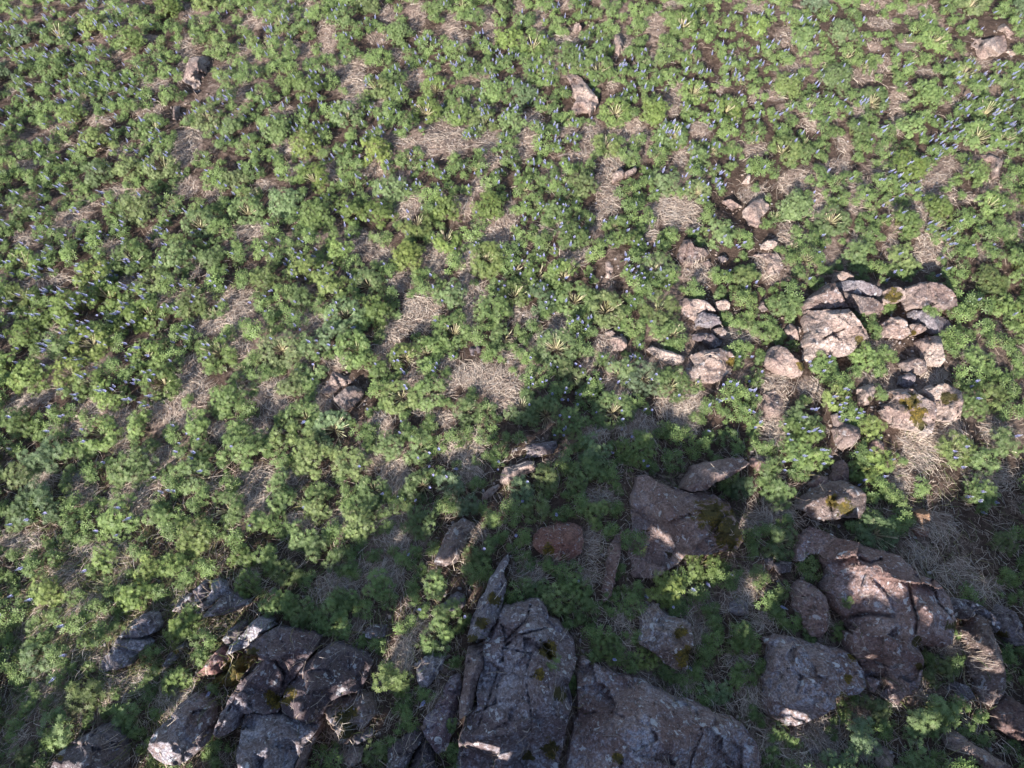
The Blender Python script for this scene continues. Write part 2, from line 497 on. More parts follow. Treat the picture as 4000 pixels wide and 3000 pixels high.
R('rock','C',.18,'1950 955 2010 950 2050 970 2085 990 2070 1040 2060 1090 2030 1100 2010 1060 2005 1000 1965 975','curved tan rock half hidden beside a round bright green lupine clump',lich=.12)
R('rock','C',.14,'480 1120 510 1070 528 1080 518 1130','small pointed sunlit stone in the middle of the lupine field',lich=.1)
R('rock','C',.20,'480 1290 540 1240 590 1220 640 1260 640 1290 590 1340 570 1400 520 1380 480 1330','squarish pale rock overgrown with dead straw',lich=.25)
R('rock','C',.10,'355 1240 400 1228 462 1268 420 1282','small flat stone beside the straw-covered pale rock',lich=.1)
R('boulder','C',.34,'110 1480 150 1475 178 1520 240 1530 275 1560 240 1592 215 1600 180 1622 135 1636 110 1625 78 1590 75 1555','sharp-ridged rock split into a shaded and a lit face',col=BROWN,lich=.25,peaks=[(150,1545,.42,.8)],cracks=[(.03,.1,(150,1480),(120,1600))])
R('rock','C',.10,'230 1620 268 1605 282 1640 250 1652','small brown stone at the foot of the sharp-ridged rock',col=BROWN,lich=.15)
R('rock','C',.10,'325 1585 355 1575 392 1595 370 1618 335 1612','dark low stone between lupines near the sharp-ridged rock',col=DARK,lich=.2)
R('rock','C',.20,'590 1510 620 1485 660 1480 692 1495 685 1525 640 1537 600 1530','bright tan stone casting a shadow over a tilted slab below it',lich=.12)
R('flat_rock','F',.13,'550 70 600 65 690 60 720 110 730 150 700 190 660 200 625 170 640 120 600 95','low tan slab running under straw below the bright tan stone',lich=.15)
R('flat_rock','E',.10,'1680 60 1740 50 1750 110 1770 150 1765 240 1740 260 1690 240 1665 200 1665 110','long low straw-strewn slab among the lupines',lich=.15)
# middle of the slope
R('boulder','E',.30,'0 962 40 925 85 885 130 880 165 900 190 925 165 965 120 1010 60 1040 40 1005','dark brown square-topped rock standing alone in the lupines',col=BROWN,lich=.2,tilt=(0,.15))
R('rock','E',.14,'-5 795 50 782 100 805 140 850 100 868 50 885 0 925 -50 930 -80 920 -30 860','pale straw-covered rock leaning against the dark square-topped rock',lich=.35)
R('rock','E',.10,'815 640 850 620 905 630 925 655 905 685 870 700 835 690','dark low stone in a shadowed gap between lupine clumps',col=DARK,lich=.15)
R('rock','E',.12,'1680 550 1720 535 1745 555 1715 575 1690 570','small pale stone above a rounded tan rock in straw',lich=.2)
R('rock','E',.20,'1710 590 1750 575 1800 575 1817 600 1815 640 1780 665 1740 660 1715 620','rounded tan rock sitting in a bed of straw',lich=.15)
R('flat_rock','E',.18,'1945 650 1970 630 2010 650 2080 665 2175 700 2170 730 2100 755 2050 740 1990 700','long sloping tan slab partly hidden under lupine leaves',lich=.2)
R('flat_rock','E',.24,'1105 1270 1150 1255 1230 1240 1310 1225 1380 1220 1385 1250 1360 1298 1260 1316 1150 1335 1110 1335','grey fractured slab lying across the edge of the shade',col=GREY,lich=.6,cracks=[(.02,.06,(1110,1300),(1370,1250)),(.015,.05,(1190,1245),(1230,1320))])
R('boulder','E',.34,'1060 1385 1120 1370 1200 1343 1245 1345 1255 1400 1190 1430 1120 1460 1080 1490 1030 1480 1035 1430','sunlit tan rock just below the grey fractured slab',lich=.18,tilt=(0,.2))
R('rock','E',.22,'925 1550 960 1515 1020 1487 1038 1500 1000 1540 950 1580 920 1582','low sunlit rock ridge pointing away from the fractured slab',lich=.3)
# upper cairn of broken rock on the right
R('boulder','F',.30,'80 360 120 340 190 345 250 355 290 390 312 418 250 418 200 425 188 470 130 450 100 430','tan boulder with pale lichen at the head of a short rock pile',lich=.4)
R('rock','F',.24,'197 432 240 424 312 440 332 470 347 495 300 510 260 515 192 502 188 476','angular grey rock against the foot of the pale-lichened tan boulder',col=GREY,lich=.5)
R('rock','F',.18,'312 360 370 345 400 370 395 405 340 415 315 395','small square tan stone beside the pale-lichened tan boulder',lich=.2)
R('rock','F',.18,'155 565 220 553 288 556 352 602 340 632 290 650 230 602 170 600','dark shaded rock in the gap of the short rock pile',col=DARK,lich=.4)
R('rock','F',.22,'292 530 350 515 380 545 362 590 305 560','upright brown stone beside the dark shaded rock',col=BROWN,lich=.35)
R('boulder','F',.40,'160 690 230 660 330 650 400 665 430 700 420 755 400 800 350 840 300 865 220 850 130 835 115 810 135 760','broad block with grey top and sunlit tan front face',col=TAN,lich=.55,front=.7,tilt=(0,-.1),moss=[(410,730,38)])
R('boulder','F',.42,'650 640 700 625 750 650 800 710 850 740 862 770 832 822 780 835 720 800 650 770 610 740','pointed tan boulder with dark moss on its flank above a straw heap',lich=.2,moss=[(838,760,32)])
R('flat_rock','F',.15,'600 930 700 900 760 960 760 1060 700 1125 620 1080 600 1000','low tan slab buried under combed straw',lich=.1)
R('rock','F',.24,'735 530 770 495 800 510 820 560 826 600 790 590 750 560','small pointed pale stone beside the tall cairn',lich=.25)
R('rock','F',.16,'812 512 830 518 838 548 822 552','sliver of pale stone wedged against the small pointed stone',lich=.25)
R('rock','F',.16,'575 392 602 350 612 388 632 410 600 416','little brown stone peeking out above the pointed tan boulder',col=BROWN,lich=.2)
R('boulder','F',.85,'865 357 930 300 1000 250 1045 240 1075 300 1110 360 1130 393 1070 397 1010 403 950 398 880 400','brown top block of the tall cairn with grass in its notch',col=BROWN,lich=.4)
R('boulder','F',.78,'875 415 950 418 1050 413 1130 405 1190 470 1240 540 1257 585 1210 615 1180 640 1140 690 1060 690 950 680 905 715 880 700 885 600','largest block of the tall cairn with grey top and tan foot',col=TAN,lich=.55,front=.6,tilt=(0,-.18),cracks=[(.02,.08,(950,600),(1060,545),(1120,520)),(.015,.06,(1090,600),(1180,560))],moss=[(1200,600,30)])
R('flat_rock','F',.92,'1065 240 1130 225 1210 230 1290 255 1340 290 1330 318 1270 323 1180 313 1110 300 1078 272','dark flat slab capping the tall cairn',col=GREY,lich=.6)
R('boulder','F',.74,'1082 294 1180 320 1280 335 1340 375 1350 410 1300 430 1240 420 1190 440 1130 380 1097 332','brown wedge of rock under the capping slab',col=BROWN,lich=.45)
R('rock','F',.88,'1060 200 1090 170 1120 180 1165 200 1160 222 1100 226 1070 225','small pale stone perched behind the capping slab',lich=.45)
R('boulder','F',.66,'1345 300 1380 275 1430 265 1480 290 1490 340 1440 360 1370 365 1335 350','mossy rock between the cairn and a rounded boulder',lich=.3,moss=[(1410,335,55)])
R('boulder','F',.72,'1478 280 1540 250 1620 235 1700 245 1760 280 1800 340 1802 385 1730 390 1650 365 1590 400 1530 380 1500 340','big rounded brown boulder against green lupines beside the cairn',col=BROWN,lich=.35)
R('boulder','F',.34,'1340 500 1380 460 1440 450 1490 480 1502 520 1522 560 1480 580 1400 580 1345 570 1330 530','pale grey-tan rock in the middle of the cairn',lich=.5)
R('rock','F',.28,'1503 500 1560 490 1600 510 1617 530 1570 560 1533 565 1510 530','small pale rock leaning on the pale grey-tan rock',lich=.5,moss=[(1525,555,18)])
R('flat_rock','F',.26,'1530 410 1600 415 1680 430 1750 480 1770 520 1720 555 1650 560 1612 520 1560 480 1510 450','sloping purplish slab below the big rounded brown boulder',col=GREY,lich=.35)
R('boulder','F',.34,'1570 600 1610 575 1670 570 1700 590 1720 660 1727 720 1690 770 1640 750 1600 700 1580 650','upright tan boulder with a smooth rounded back',lich=.25)
R('boulder','F',.30,'1460 740 1540 700 1600 720 1622 790 1570 812 1540 800 1470 788','dull brown rock next to the upright smooth-backed boulder',col=BROWN,lich=.3)
R('rock','F',.22,'1450 820 1500 793 1545 812 1540 870 1490 890 1440 870','grey rock below the dull brown rock beside a dark cleft',col=GREY,lich=.45)
R('boulder','F',.50,'1340 960 1380 915 1450 900 1530 905 1600 950 1670 985 1672 1060 1660 1130 1650 1170 1610 1200 1560 1160 1480 1140 1410 1130 1350 1080 1330 1020','round sunlit boulder with a large olive moss patch and white lichen',lich=.4,front=.6,moss=[(1520,980,60),(1560,1060,60),(1580,1110,36)],tilt=(0,-.1))
R('boulder','F',.52,'1590 900 1640 870 1710 865 1770 885 1830 920 1837 980 1822 1080 1790 1100 1720 1100 1682 1080 1680 990 1612 945','tan boulder with a round moss spot behind the large moss patch boulder',lich=.4,front=.6,moss=[(1730,955,44),(1780,950,25)])
R('boulder','F',.26,'1030 1060 1060 1045 1100 1100 1200 1140 1207 1200 1150 1250 1090 1280 1060 1250 1040 1160','narrow brown rock with a grey flank between flowering lupines',col=BROWN,lich=.4)
R('rock','F',.18,'1270 1210 1310 1200 1350 1240 1352 1300 1290 1302 1265 1260','small reddish stone below the large moss patch boulder',col=RED,lich=.2)
R('rock','F',.22,'1030 1440 1050 1360 1100 1340 1130 1380 1130 1465 1080 1470 1040 1478','reddish upright stone above the moss-banded brown boulder',col=RED,lich=.25)
R('rock','F',.24,'1178 900 1240 870 1300 890 1290 950 1250 1000 1200 1000 1180 950','tan stone half covered by lupine leaves inside the cairn',lich=.2,moss=[(1260,960,22)])
R('rock','F',.14,'520 1330 600 1290 660 1320 640 1420 560 1400','low shaded brown stone behind the great tall crag',col=RED,lich=.2)
R('rock','F',.20,'885 1490 930 1430 1000 1440 1005 1500 920 1512','dull reddish stone beside the moss-banded brown boulder',col=RED,lich=.25)
R('boulder','I',.42,'810 65 860 10 900 -30 970 -90 1040 -108 1130 -108 1200 -70 1240 -20 1235 60 1210 118 1100 113 1000 130 930 130 900 80','brown boulder with a band of dark moss along its lower edge',col=BROWN,lich=.45,moss=[(1100,60,60),(1030,20,40)])
# great tall crag on the shade line
R('boulder','W',.62,'1375 1030 1395 1022 1440 1050 1468 1060 1495 1066 1530 1062 1570 1085 1600 1130 1607 1170 1592 1187 1540 1192 1480 1202 1460 1217 1420 1242 1372 1252 1347 1232 1360 1170 1366 1100','great tall crag with orange and olive moss on its shoulder',col=(.27,.195,.165),lich=.5,tilt=(.12,-.10),moss=[(1540,1112,36),(1575,1150,36),(1590,1105,16)],rough=.9)
R('boulder','W',.66,'1474 1056 1500 1008 1560 992 1600 990 1621 1000 1592 1022 1548 1042 1528 1056 1500 1062','brown arm of rock reaching out behind the great tall crag',col=(.25,.185,.16),lich=.35)
R('flat_rock','H',.40,'1790 190 1775 340 1745 480 1722 600 1672 640 1665 560 1690 420 1700 310 1750 220','thin reddish slab standing along the flank of the great tall crag',col=RED,lich=.35)
R('boulder','H',.50,'1895 870 1930 690 1985 635 2060 725 2130 740 2205 770 2232 890 2202 960 2192 1050 2120 1050 2040 1010 1980 950 1910 900','shaded brown boulder with ochre moss spots and lichen between lupines',col=BROWN,lich=.6,moss=[(2150,820,40),(2170,980,60)])
# bottom centre
R('boulder','H',.36,'735 150 800 125 870 140 880 170 830 230 810 310 760 390 690 420 630 410 625 370 660 300 690 220','long brown boulder tapering downhill with a smooth sunlit flank',col=BROWN,lich=.35)
R('boulder','H',.30,'1240 230 1290 180 1400 150 1490 140 1545 170 1550 260 1540 330 1480 370 1400 380 1340 350 1280 330 1230 290','reddish rounded rock with white speckles behind dry grass',col=(.30,.165,.125),lich=.45,moss=[(1340,320,40),(1430,355,24)])
R('boulder','H',.60,'1080 345 1087 390 1060 440 1072 530 1050 600 1020 720 990 790 950 858 880 878 830 888 825 850 860 750 900 640 940 560 980 470 1020 420','tall narrow fin of rock with ochre moss on its sides',col=GREY,lich=.55,moss=[(1000,620,45),(910,770,45),(870,870,40)])
R('boulder','H',.80,'942 903 1000 790 1060 690 1130 650 1220 645 1290 670 1330 760 1420 830 1485 890 1495 1000 1475 1080 1440 1150 1470 1280 1450 1400 1430 1520 1400 1720 780 1720 760 1500 820 1372 875 1290 900 1150 940 1040 935 960','huge grey-purple outcrop seamed with cracks and a mossy pit',col=(.205,.165,.16),lich=.62,tilt=(0,-.05),moss=[(1330,930,55),(1270,1090,40),(1400,1200,50),(1340,1540,60),(1200,1580,36)],
  cracks=[(.018,.16,(1055,1000),(1050,920),(1150,835),(1320,800)),(.015,.10,(1060,920),(1150,940),(1230,950)),(.02,.14,(1220,660),(1190,750),(1060,880)),(.06,.22,(1300,900),(1340,980)),(.015,.10,(1050,960),(960,1250),(900,1400)),(.014,.08,(1230,950),(1190,1080),(1230,1350),(1200,1550)),(.016,.1,(1020,1150),(1000,1260),(940,1290))])
R('flat_rock','H',.62,'830 932 880 925 928 918 930 1040 888 1130 876 1220 848 1308 780 1366 775 1310 800 1150 820 1000','detached flake of rock along the edge of the huge cracked outcrop',col=(.26,.20,.18),lich=.5)
R('flat_rock','H',.58,'1492 1090 1540 985 1600 1000 1700 1045 1800 1090 1950 1140 2060 1205 2150 1265 2300 1300 2390 1335 2480 1345 2560 1430 2600 1510 2625 1590 2612 1640 2650 1720 1412 1720 1462 1500 1500 1330 1502 1200','wide flat purplish-brown slab covered with pale lichen speckles',col=(.235,.17,.15),lich=.62,tilt=(-.03,-.04),cracks=[(.016,.09,(2240,1300),(2280,1450),(2210,1600),(2200,1720)),(.014,.05,(1500,1330),(1700,1310),(1800,1350))],moss=[(1760,1600,40),(1500,1690,30)])
R('flat_rock','H',.34,'560 1370 620 1300 720 1110 790 1090 790 1200 750 1350 722 1480 700 1560 640 1570 580 1480 550 1420','purple slab spotted white with rusty grass at its foot',col=(.19,.14,.15),lich=.65)
R('rock','H',.28,'520 1010 560 980 650 970 690 990 640 1100 590 1160 540 1170 515 1100','small purplish rock frosted with white lichen under a lit lupine',col=GREY,lich=.75)
R('rock','H',.34,'325 1720 340 1530 400 1490 500 1440 560 1475 530 1520 490 1570 440 1720','dark lichened block beside the rusty-footed purple slab',col=DARK,lich=.55)
R('rock','H',.26,'455 1720 510 1570 560 1500 600 1500 622 1600 640 1720','dark smooth rock wedged next to the dark lichened block',col=DARK,lich=.25)
R('rock','H',.18,'90 1470 150 1430 230 1410 270 1420 220 1480 120 1530 80 1520','small bluish stone below the crumbling moss-crowned rock',col=GREY,lich=.5)
R('rock','H',.22,'660 660 720 620 760 580 810 590 820 650 780 690 700 690','grey stone just behind the tall narrow fin',col=GREY,lich=.45)
R('rock','H',.12,'200 800 240 780 330 780 322 850 240 870 200 850','low speckled stone deep in the shade',col=DARK,lich=.6)
# bottom right
R('boulder','I',.70,'865 200 905 180 980 205 1060 240 1150 260 1250 300 1370 330 1450 350 1520 420 1570 470 1650 500 1700 540 1750 620 1780 700 1800 770 1790 830 1770 900 1700 910 1640 910 1560 900 1580 1000 1580 1130 1560 1200 1480 1230 1440 1280 1330 1230 1260 1190 1220 1080 1190 960 1150 850 1130 740 1100 690 1060 620 1020 540 1040 480 1010 420 950 340 890 340 850 390 805 385 810 300 850 250','sprawling brown outcrop with stepped ledges and a white lichen chip',col=(.25,.175,.15),lich=.55,tilt=(.0,-.08),rough=.9,
  cracks=[(.03,.15,(1200,370),(1260,395),(1330,375)),(.025,.14,(1500,520),(1520,620),(1555,740),(1540,830)),(.05,.16,(1130,725),(1260,705),(1400,725)),(.02,.1,(1640,510),(1680,640),(1760,720)),(.015,.08,(1290,1000),(1400,1040),(1460,1010))],moss=[(930,370,36),(1550,880,36),(1780,790,40),(1570,1040,26)])
R('boulder','I',.60,'650 900 700 855 760 860 850 880 950 900 1050 930 1120 940 1185 990 1222 1060 1238 1160 1200 1198 1110 1208 1050 1230 1050 1290 990 1330 900 1380 800 1400 740 1400 690 1370 640 1340 640 1200 650 1050','blocky brown boulder with black and white lichen and a sunlit foot',col=(.26,.185,.155),lich=.7,front=.5,moss=[(1160,980,36),(1130,1100,30),(1100,1230,40)])
R('flat_rock','I',.36,'810 540 850 500 930 540 1000 620 1005 700 1000 800 960 860 900 840 850 760 810 680','reddish slab with a lichened edge beside the sprawling outcrop',col=RED,lich=.5)
R('boulder','I',.46,'1860 790 1900 722 1960 722 2010 760 2030 850 2070 950 2100 1060 2100 1160 2080 1230 2010 1270 1950 1240 1920 1120 1890 1000 1860 880','long rounded boulder with a sunlit brown back and bluish flank',col=BROWN,lich=.5)
R('flat_rock','I',.34,'1762 660 1805 620 1870 620 1960 660 2055 740 2078 790 2042 826 1995 738 1920 708 1850 748 1795 735','dark lichened slab behind the long rounded boulder',col=DARK,lich=.7)
R('boulder','I',.30,'2068 700 2110 670 2160 700 2200 770 2225 840 2240 900 2160 905 2105 850 2082 780','purplish rock beyond the dark lichened slab with yellow moss below',col=GREY,lich=.4,moss=[(2100,840,30)])
R('flat_rock','I',.36,'1730 1440 1780 1430 1860 1480 1950 1540 2050 1600 2150 1659 2180 1730 2040 1730 1950 1650 1850 1600 1750 1540 1715 1490','long pale beam-like slab catching the sun',col=TAN,lich=.45)
R('boulder','I',.30,'2080 1250 2150 1230 2212 1280 2290 1300 2290 1500 2150 1480 2060 1420 2040 1330','dull brown rock face between the long rounded boulder and the beam-like slab',col=(.17,.115,.10),lich=.2)
R('rock','I',.18,'1550 80 1590 60 1630 80 1632 130 1590 158 1555 130','upper of two small orange-brown stones lying in straw',col=(.27,.165,.10),lich=.1)
R('rock','I',.16,'1530 190 1580 168 1630 180 1622 230 1570 232','lower of two small orange-brown stones lying in straw',col=(.27,.165,.12),lich=.1)
R('rock','I',.22,'672 400 720 385 780 390 770 450 700 460','dark cube-like stone at the corner of the sprawling outcrop',col=DARK,lich=.4)
R('rock','I',.18,'610 372 660 360 668 410 640 440','small dark stone beside the cube-like stone',col=DARK,lich=.4)
R('rock','I',.14,'400 640 450 610 510 640 512 710 440 722 400 690','low purplish stone under dead stalks near a sunlit lupine',col=GREY,lich=.2)
R('rock','I',.20,'1740 1140 1800 1130 1880 1160 1912 1230 1850 1250 1770 1200','small lichened stone at the foot of the long rounded boulder',col=GREY,lich=.5)
R('rock','I',.14,'1290 1530 1360 1530 1410 1580 1400 1659 1320 1690 1300 1600','low tan stone in straw below the sprawling outcrop',col=TAN,lich=.15)
R('rock','I',.12,'880 1520 930 1510 970 1550 950 1572 890 1572','small bluish stone in sunlit straw',col=GREY,lich=.35)
# bottom left
for k, (s, lab, hh) in enumerate([
    ('1060 692 1110 612 1190 572 1235 560 1200 620 1150 680 1100 700','outermost splinter of the shattered slate-like rock',.26),
    ('1190 566 1260 500 1300 505 1290 570 1240 640 1185 676 1165 664 1205 620','grey splinter on the upper side of the shattered slate-like rock',.36),
    ('1306 500 1335 488 1392 500 1400 556 1350 610 1260 690 1240 720 1192 684 1250 640 1298 575','widest splinter of the shattered slate-like rock',.42),
    ('1404 560 1480 600 1532 650 1450 690 1370 720 1250 724 1275 690 1360 612','dark splinter at the foot of the shattered slate-like rock',.34)]):
    R('flat_rock','G',hh,s,lab,col=GREY if k != 0 else BROWN,lich=.6,rough=1.3)
R('boulder','G',.36,'735 850 790 780 850 730 920 690 970 720 985 770 940 830 870 858 900 900 840 960 760 1040 680 1060 580 1100 600 1040 640 970 690 910','long grey boulder with white lichen patches ending in a low tail',col=GREY,lich=.6,cracks=[(.02,.1,(735,860),(870,862))])
R('rock','G',.30,'1000 1030 1040 960 1100 910 1145 880 1120 930 1080 990 1030 1040','thin upright blade of rock among lupines',col=GREY,lich=.5,moss=[(1090,950,26)])
R('rock','G',.36,'1370 870 1410 800 1480 760 1510 770 1500 830 1440 880 1390 895','dark rock knob above the reddish rock',col=DARK,lich=.5)
R('boulder','G',.46,'1503 826 1540 770 1600 740 1680 786 1618 828 1552 876 1508 922 1392 962 1420 902','bluish rock shelf behind the tilted purple slab',col=GREY,lich=.65)
R('boulder','G',.62,'1512 940 1560 882 1630 834 1700 802 1800 817 1900 842 1950 872 1930 950 1880 1012 1820 1104 1760 1172 1720 1225 1730 1290 1710 1320 1500 1322 1470 1395 1350 1480 1310 1450 1360 1330 1440 1200 1520 1080 1590 1010 1600 960','great tilted purple slab with white lichen and a mossy joint',col=(.185,.145,.145),lich=.55,tilt=(.08,-.06),moss=[(1690,1230,55),(1560,950,40)],cracks=[(.02,.14,(1700,1000),(1760,1090),(1740,1160)),(.018,.1,(1480,1180),(1400,1320),(1340,1440))])
R('boulder','G',.60,'1885 1010 1950 950 2050 905 2140 935 2230 985 2280 1040 2250 1130 2220 1200 2120 1200 2040 1250 1990 1330 1950 1395 1850 1368 1735 1328 1724 1270 1764 1180 1826 1108','dark rounded boulder with a single white lichen disc in deep shade',col=(.13,.105,.11),lich=.45,moss=[(1810,1200,40),(1760,1240,40)])
R('rock','G',.30,'1250 1040 1300 970 1370 910 1430 950 1440 1000 1390 1060 1330 1080 1240 1090 1200 1130 1190 1110','reddish rock with bright olive moss beside the tilted purple slab',col=(.25,.14,.12),lich=.2,moss=[(1450,1000,60),(1400,1060,40)])
R('rock','G',.22,'1445 1000 1500 960 1570 970 1585 1005 1510 1075 1440 1150 1330 1160 1290 1150 1340 1090 1400 1065','cushion of yellow-olive moss growing on rock by the purple slab',col=BROWN,lich=.1,moss=[(1450,1070,200)])
R('boulder','G',.72,'1500 1400 1520 1328 1600 1326 1740 1336 1850 1374 1960 1404 1940 1440 1880 1510 1830 1600 1790 1720 1480 1720 1450 1600 1460 1520','flat-topped bluish-grey block with lichen below the tilted slab',col=(.24,.21,.205),lich=.7)
R('flat_rock','G',.42,'1968 1406 1972 1440 1905 1550 1850 1720 1798 1720 1838 1604 1888 1514 1946 1444','thin sunlit rock edge along the flat-topped bluish-grey block',col=TAN,lich=.3)
R('boulder','G',.50,'930 1480 990 1400 1040 1350 1100 1280 1180 1210 1260 1240 1320 1290 1308 1370 1290 1450 1260 1520 1190 1590 1110 1640 1020 1640 950 1590 915 1540','rounded bluish boulder with tan lichened flank beside a leafy lupine',col=(.22,.175,.165),lich=.62)
R('boulder','G',.46,'310 1659 350 1580 420 1520 520 1460 640 1410 690 1430 740 1490 765 1600 745 1730 290 1730','dark slab with a pale sunlit rim among lupines',col=DARK,lich=.35,tilt=(-.25,-.15),moss=[(370,1600,20)])
R('boulder','G',.50,'2020 1260 2060 1230 2130 1232 2212 1206 2300 1250 2330 1330 2250 1400 2180 1430 2150 1520 2090 1500 2060 1400 2010 1350','crumbling rock crowned with bright ochre moss',col=BROWN,lich=.5,rough=1.5,moss=[(2110,1350,60),(2140,1430,60),(2180,1320,40)])
R('rock','G',.16,'1660 562 1685 540 1702 560 1690 590 1662 590','little pale stone in a shaded straw patch',col=TAN,lich=.6)
R('rock','G',.18,'2100 1600 2160 1540 2212 1520 2242 1560 2230 1620 2160 1650','pale sunlit stone in straw below the moss-crowned rock',col=TAN,lich=.2)

# one collision tree for ground and stones
def combined_bvh():
    vs = [gv]; fs = [gf.tolist()]; n = len(gv)
    for V, (t, q) in zip(rock_v, rock_f):
        vs.append(V); fs.append((t + n).tolist()); fs.append((q + n).tolist()); n += len(V)
    allv = np.concatenate(vs)
    return BVHTree.FromPolygons(allv.tolist(), [f for s in fs for f in s])
BVH = combined_bvh()
N_G = len(gf)
def surf(x, y, z0=6.0):
    hit = BVH.ray_cast(Vector((x, y, z0)), Vector((0, 0, -1)))
    return (hit[0].z, hit[2] >= N_G) if hit[0] is not None else (float(ground_z(x, y)), False)

# ------------------------------------------------------------------ cliff behind the drone that shades the foot of the slope
CLIFF_Y = -6.3
def shade_to_cliff(px, py, h=0.1):
    w, _ = world_at(px, py, h)
    k = (w[..., 1] - CLIFF_Y) / SUN_DIR.y
    return w[..., 0] - SUN_DIR.x * k, w[..., 2] - SUN_DIR.z * k
EDGE = [(-900,2700),(-300,2620),(0,2560),(250,2480),(500,2400),(760,2200),(950,2090),(1150,2040),(1330,1960),(1480,1830),(1640,1880),(1830,1800),(1960,1650),(2120,1540),(2330,1520),(2560,1580),(2720,1690),(2900,1800),(3060,1900),(3250,2000),(3420,2060),(3560,2020),(3660,2030),(3800,1960),(3900,1830),(4000,1760),(4300,1700),(5200,1700)]
HOLES = [(2760,2230,150,110),(2990,2370,60,70),(1690,2050,60,90),(1690,2290,90,90),(1700,2500,90,90),(1540,2660,80,70),(1870,2950,130,60),(3180,2775,120,60),(3200,2960,200,60),(3830,2480,45,70),(3780,2560,40,50),(3560,2830,110,80),(3850,2900,150,60),(1360,2960,60,40),(2030,1850,120,60),(1130,2900,60,60),(1990,1960,60,30),(2570,2170,60,40),(3400,2500,30,25)]  # openings shaped into the unseen cliff to throw sun flecks on the slope
ce = np.array(EDGE, float); ex, ez = shade_to_cliff(ce[:, 0], ce[:, 1])
cell = 0.10
cxs = np.arange(ex.min() - 1, ex.max() + 1, cell); czs = np.arange(0.5, 14.5, cell)
CX, CZ = np.meshgrid(cxs + cell / 2, czs + cell / 2)
crest = np.interp(CX, ex, ez) + 0.40 * fbm(CX * 1.1, CX * 0 + 3, seed=41, octv=5, gain=0.65)
solid = CZ < crest
for hx, hy, rx, ry in HOLES:
    x0, z0 = shade_to_cliff(hx, hy, 0.3)
    xa, _ = shade_to_cliff(hx + rx, hy, 0.3); _, za = shade_to_cliff(hx, hy - ry, 0.3)
    rr = np.hypot((CX - x0) / abs(xa - x0), (CZ - z0) / abs(za - z0)) + 0.35 * fbm(CX * 2.5, CZ * 2.5, seed=43, octv=3)
    solid &= rr > 1
# gaps cut in the unseen cliff to dapple its shade, most on the left
lx = shade_to_cliff(np.array([-600., 1250.]), np.array([2800., 2800.]))[0]
por = fbm(CX * 1.5, CZ * 1.5, seed=47, octv=3) + np.clip((CX - lx[1]) * 0.6, -0.1, 3)
solid &= ~((por < -0.10) & (CX < lx[1] + 0.8) & (CZ > 2.6))
chink = fbm(CX * 2.1, CZ * 2.1, seed=49, octv=3)
solid &= ~((chink < -1.35) & (CZ > 2.4))
jj, ii_ = np.nonzero(solid)
nxv = len(cxs) + 1
vid = lambda j, i: j * nxv + i
VX, VZ = np.meshgrid(np.append(cxs, cxs[-1] + cell), np.append(czs, czs[-1] + cell))
dep = 0.35 * fbm(VX * 0.8, VZ * 0.8, seed=51, octv=4)
fr = np.stack([VX, CLIFF_Y + dep, VZ - dep * 0], -1).reshape(-1, 3)
sh = np.array(SUN_DIR) / SUN_DIR.y
fr[:, 0] += sh[0] * dep.ravel(); fr[:, 2] += sh[2] * dep.ravel()
bk = fr - sh * 0.9
nf = len(fr)
F0 = np.stack([vid(jj, ii_), vid(jj, ii_ + 1), vid(jj + 1, ii_ + 1), vid(jj + 1, ii_)], -1)
quads = [F0[:, ::-1], F0 + nf]
pad = np.pad(solid, 1)
for dj, di, (a, b) in ((0, -1, (0, 3)), (0, 1, (2, 1)), (-1, 0, (1, 0)), (1, 0, (3, 2))):
    m = ~pad[jj + 1 + dj, ii_ + 1 + di]
    q = F0[m]; quads.append(np.stack([q[:, a], q[:, b], q[:, b] + nf, q[:, a] + nf], -1))
Fq = np.concatenate(quads); used, invx = np.unique(Fq, return_inverse=True)
cv = np.concatenate([fr, bk])[used]
cv += 0.03 * np.stack([fbm(cv[:, 0] * 5, cv[:, 1] * 5, cv[:, 2] * 5, seed=60 + k, octv=2) for k in range(3)], -1)
cliff = link('cliff', mesh_np('cliff', cv, invx.reshape(-1, 4), [M_ROCK], smooth=False), kind='structure')
cliff.color = (0.22, 0.165, 0.145, 0.4)

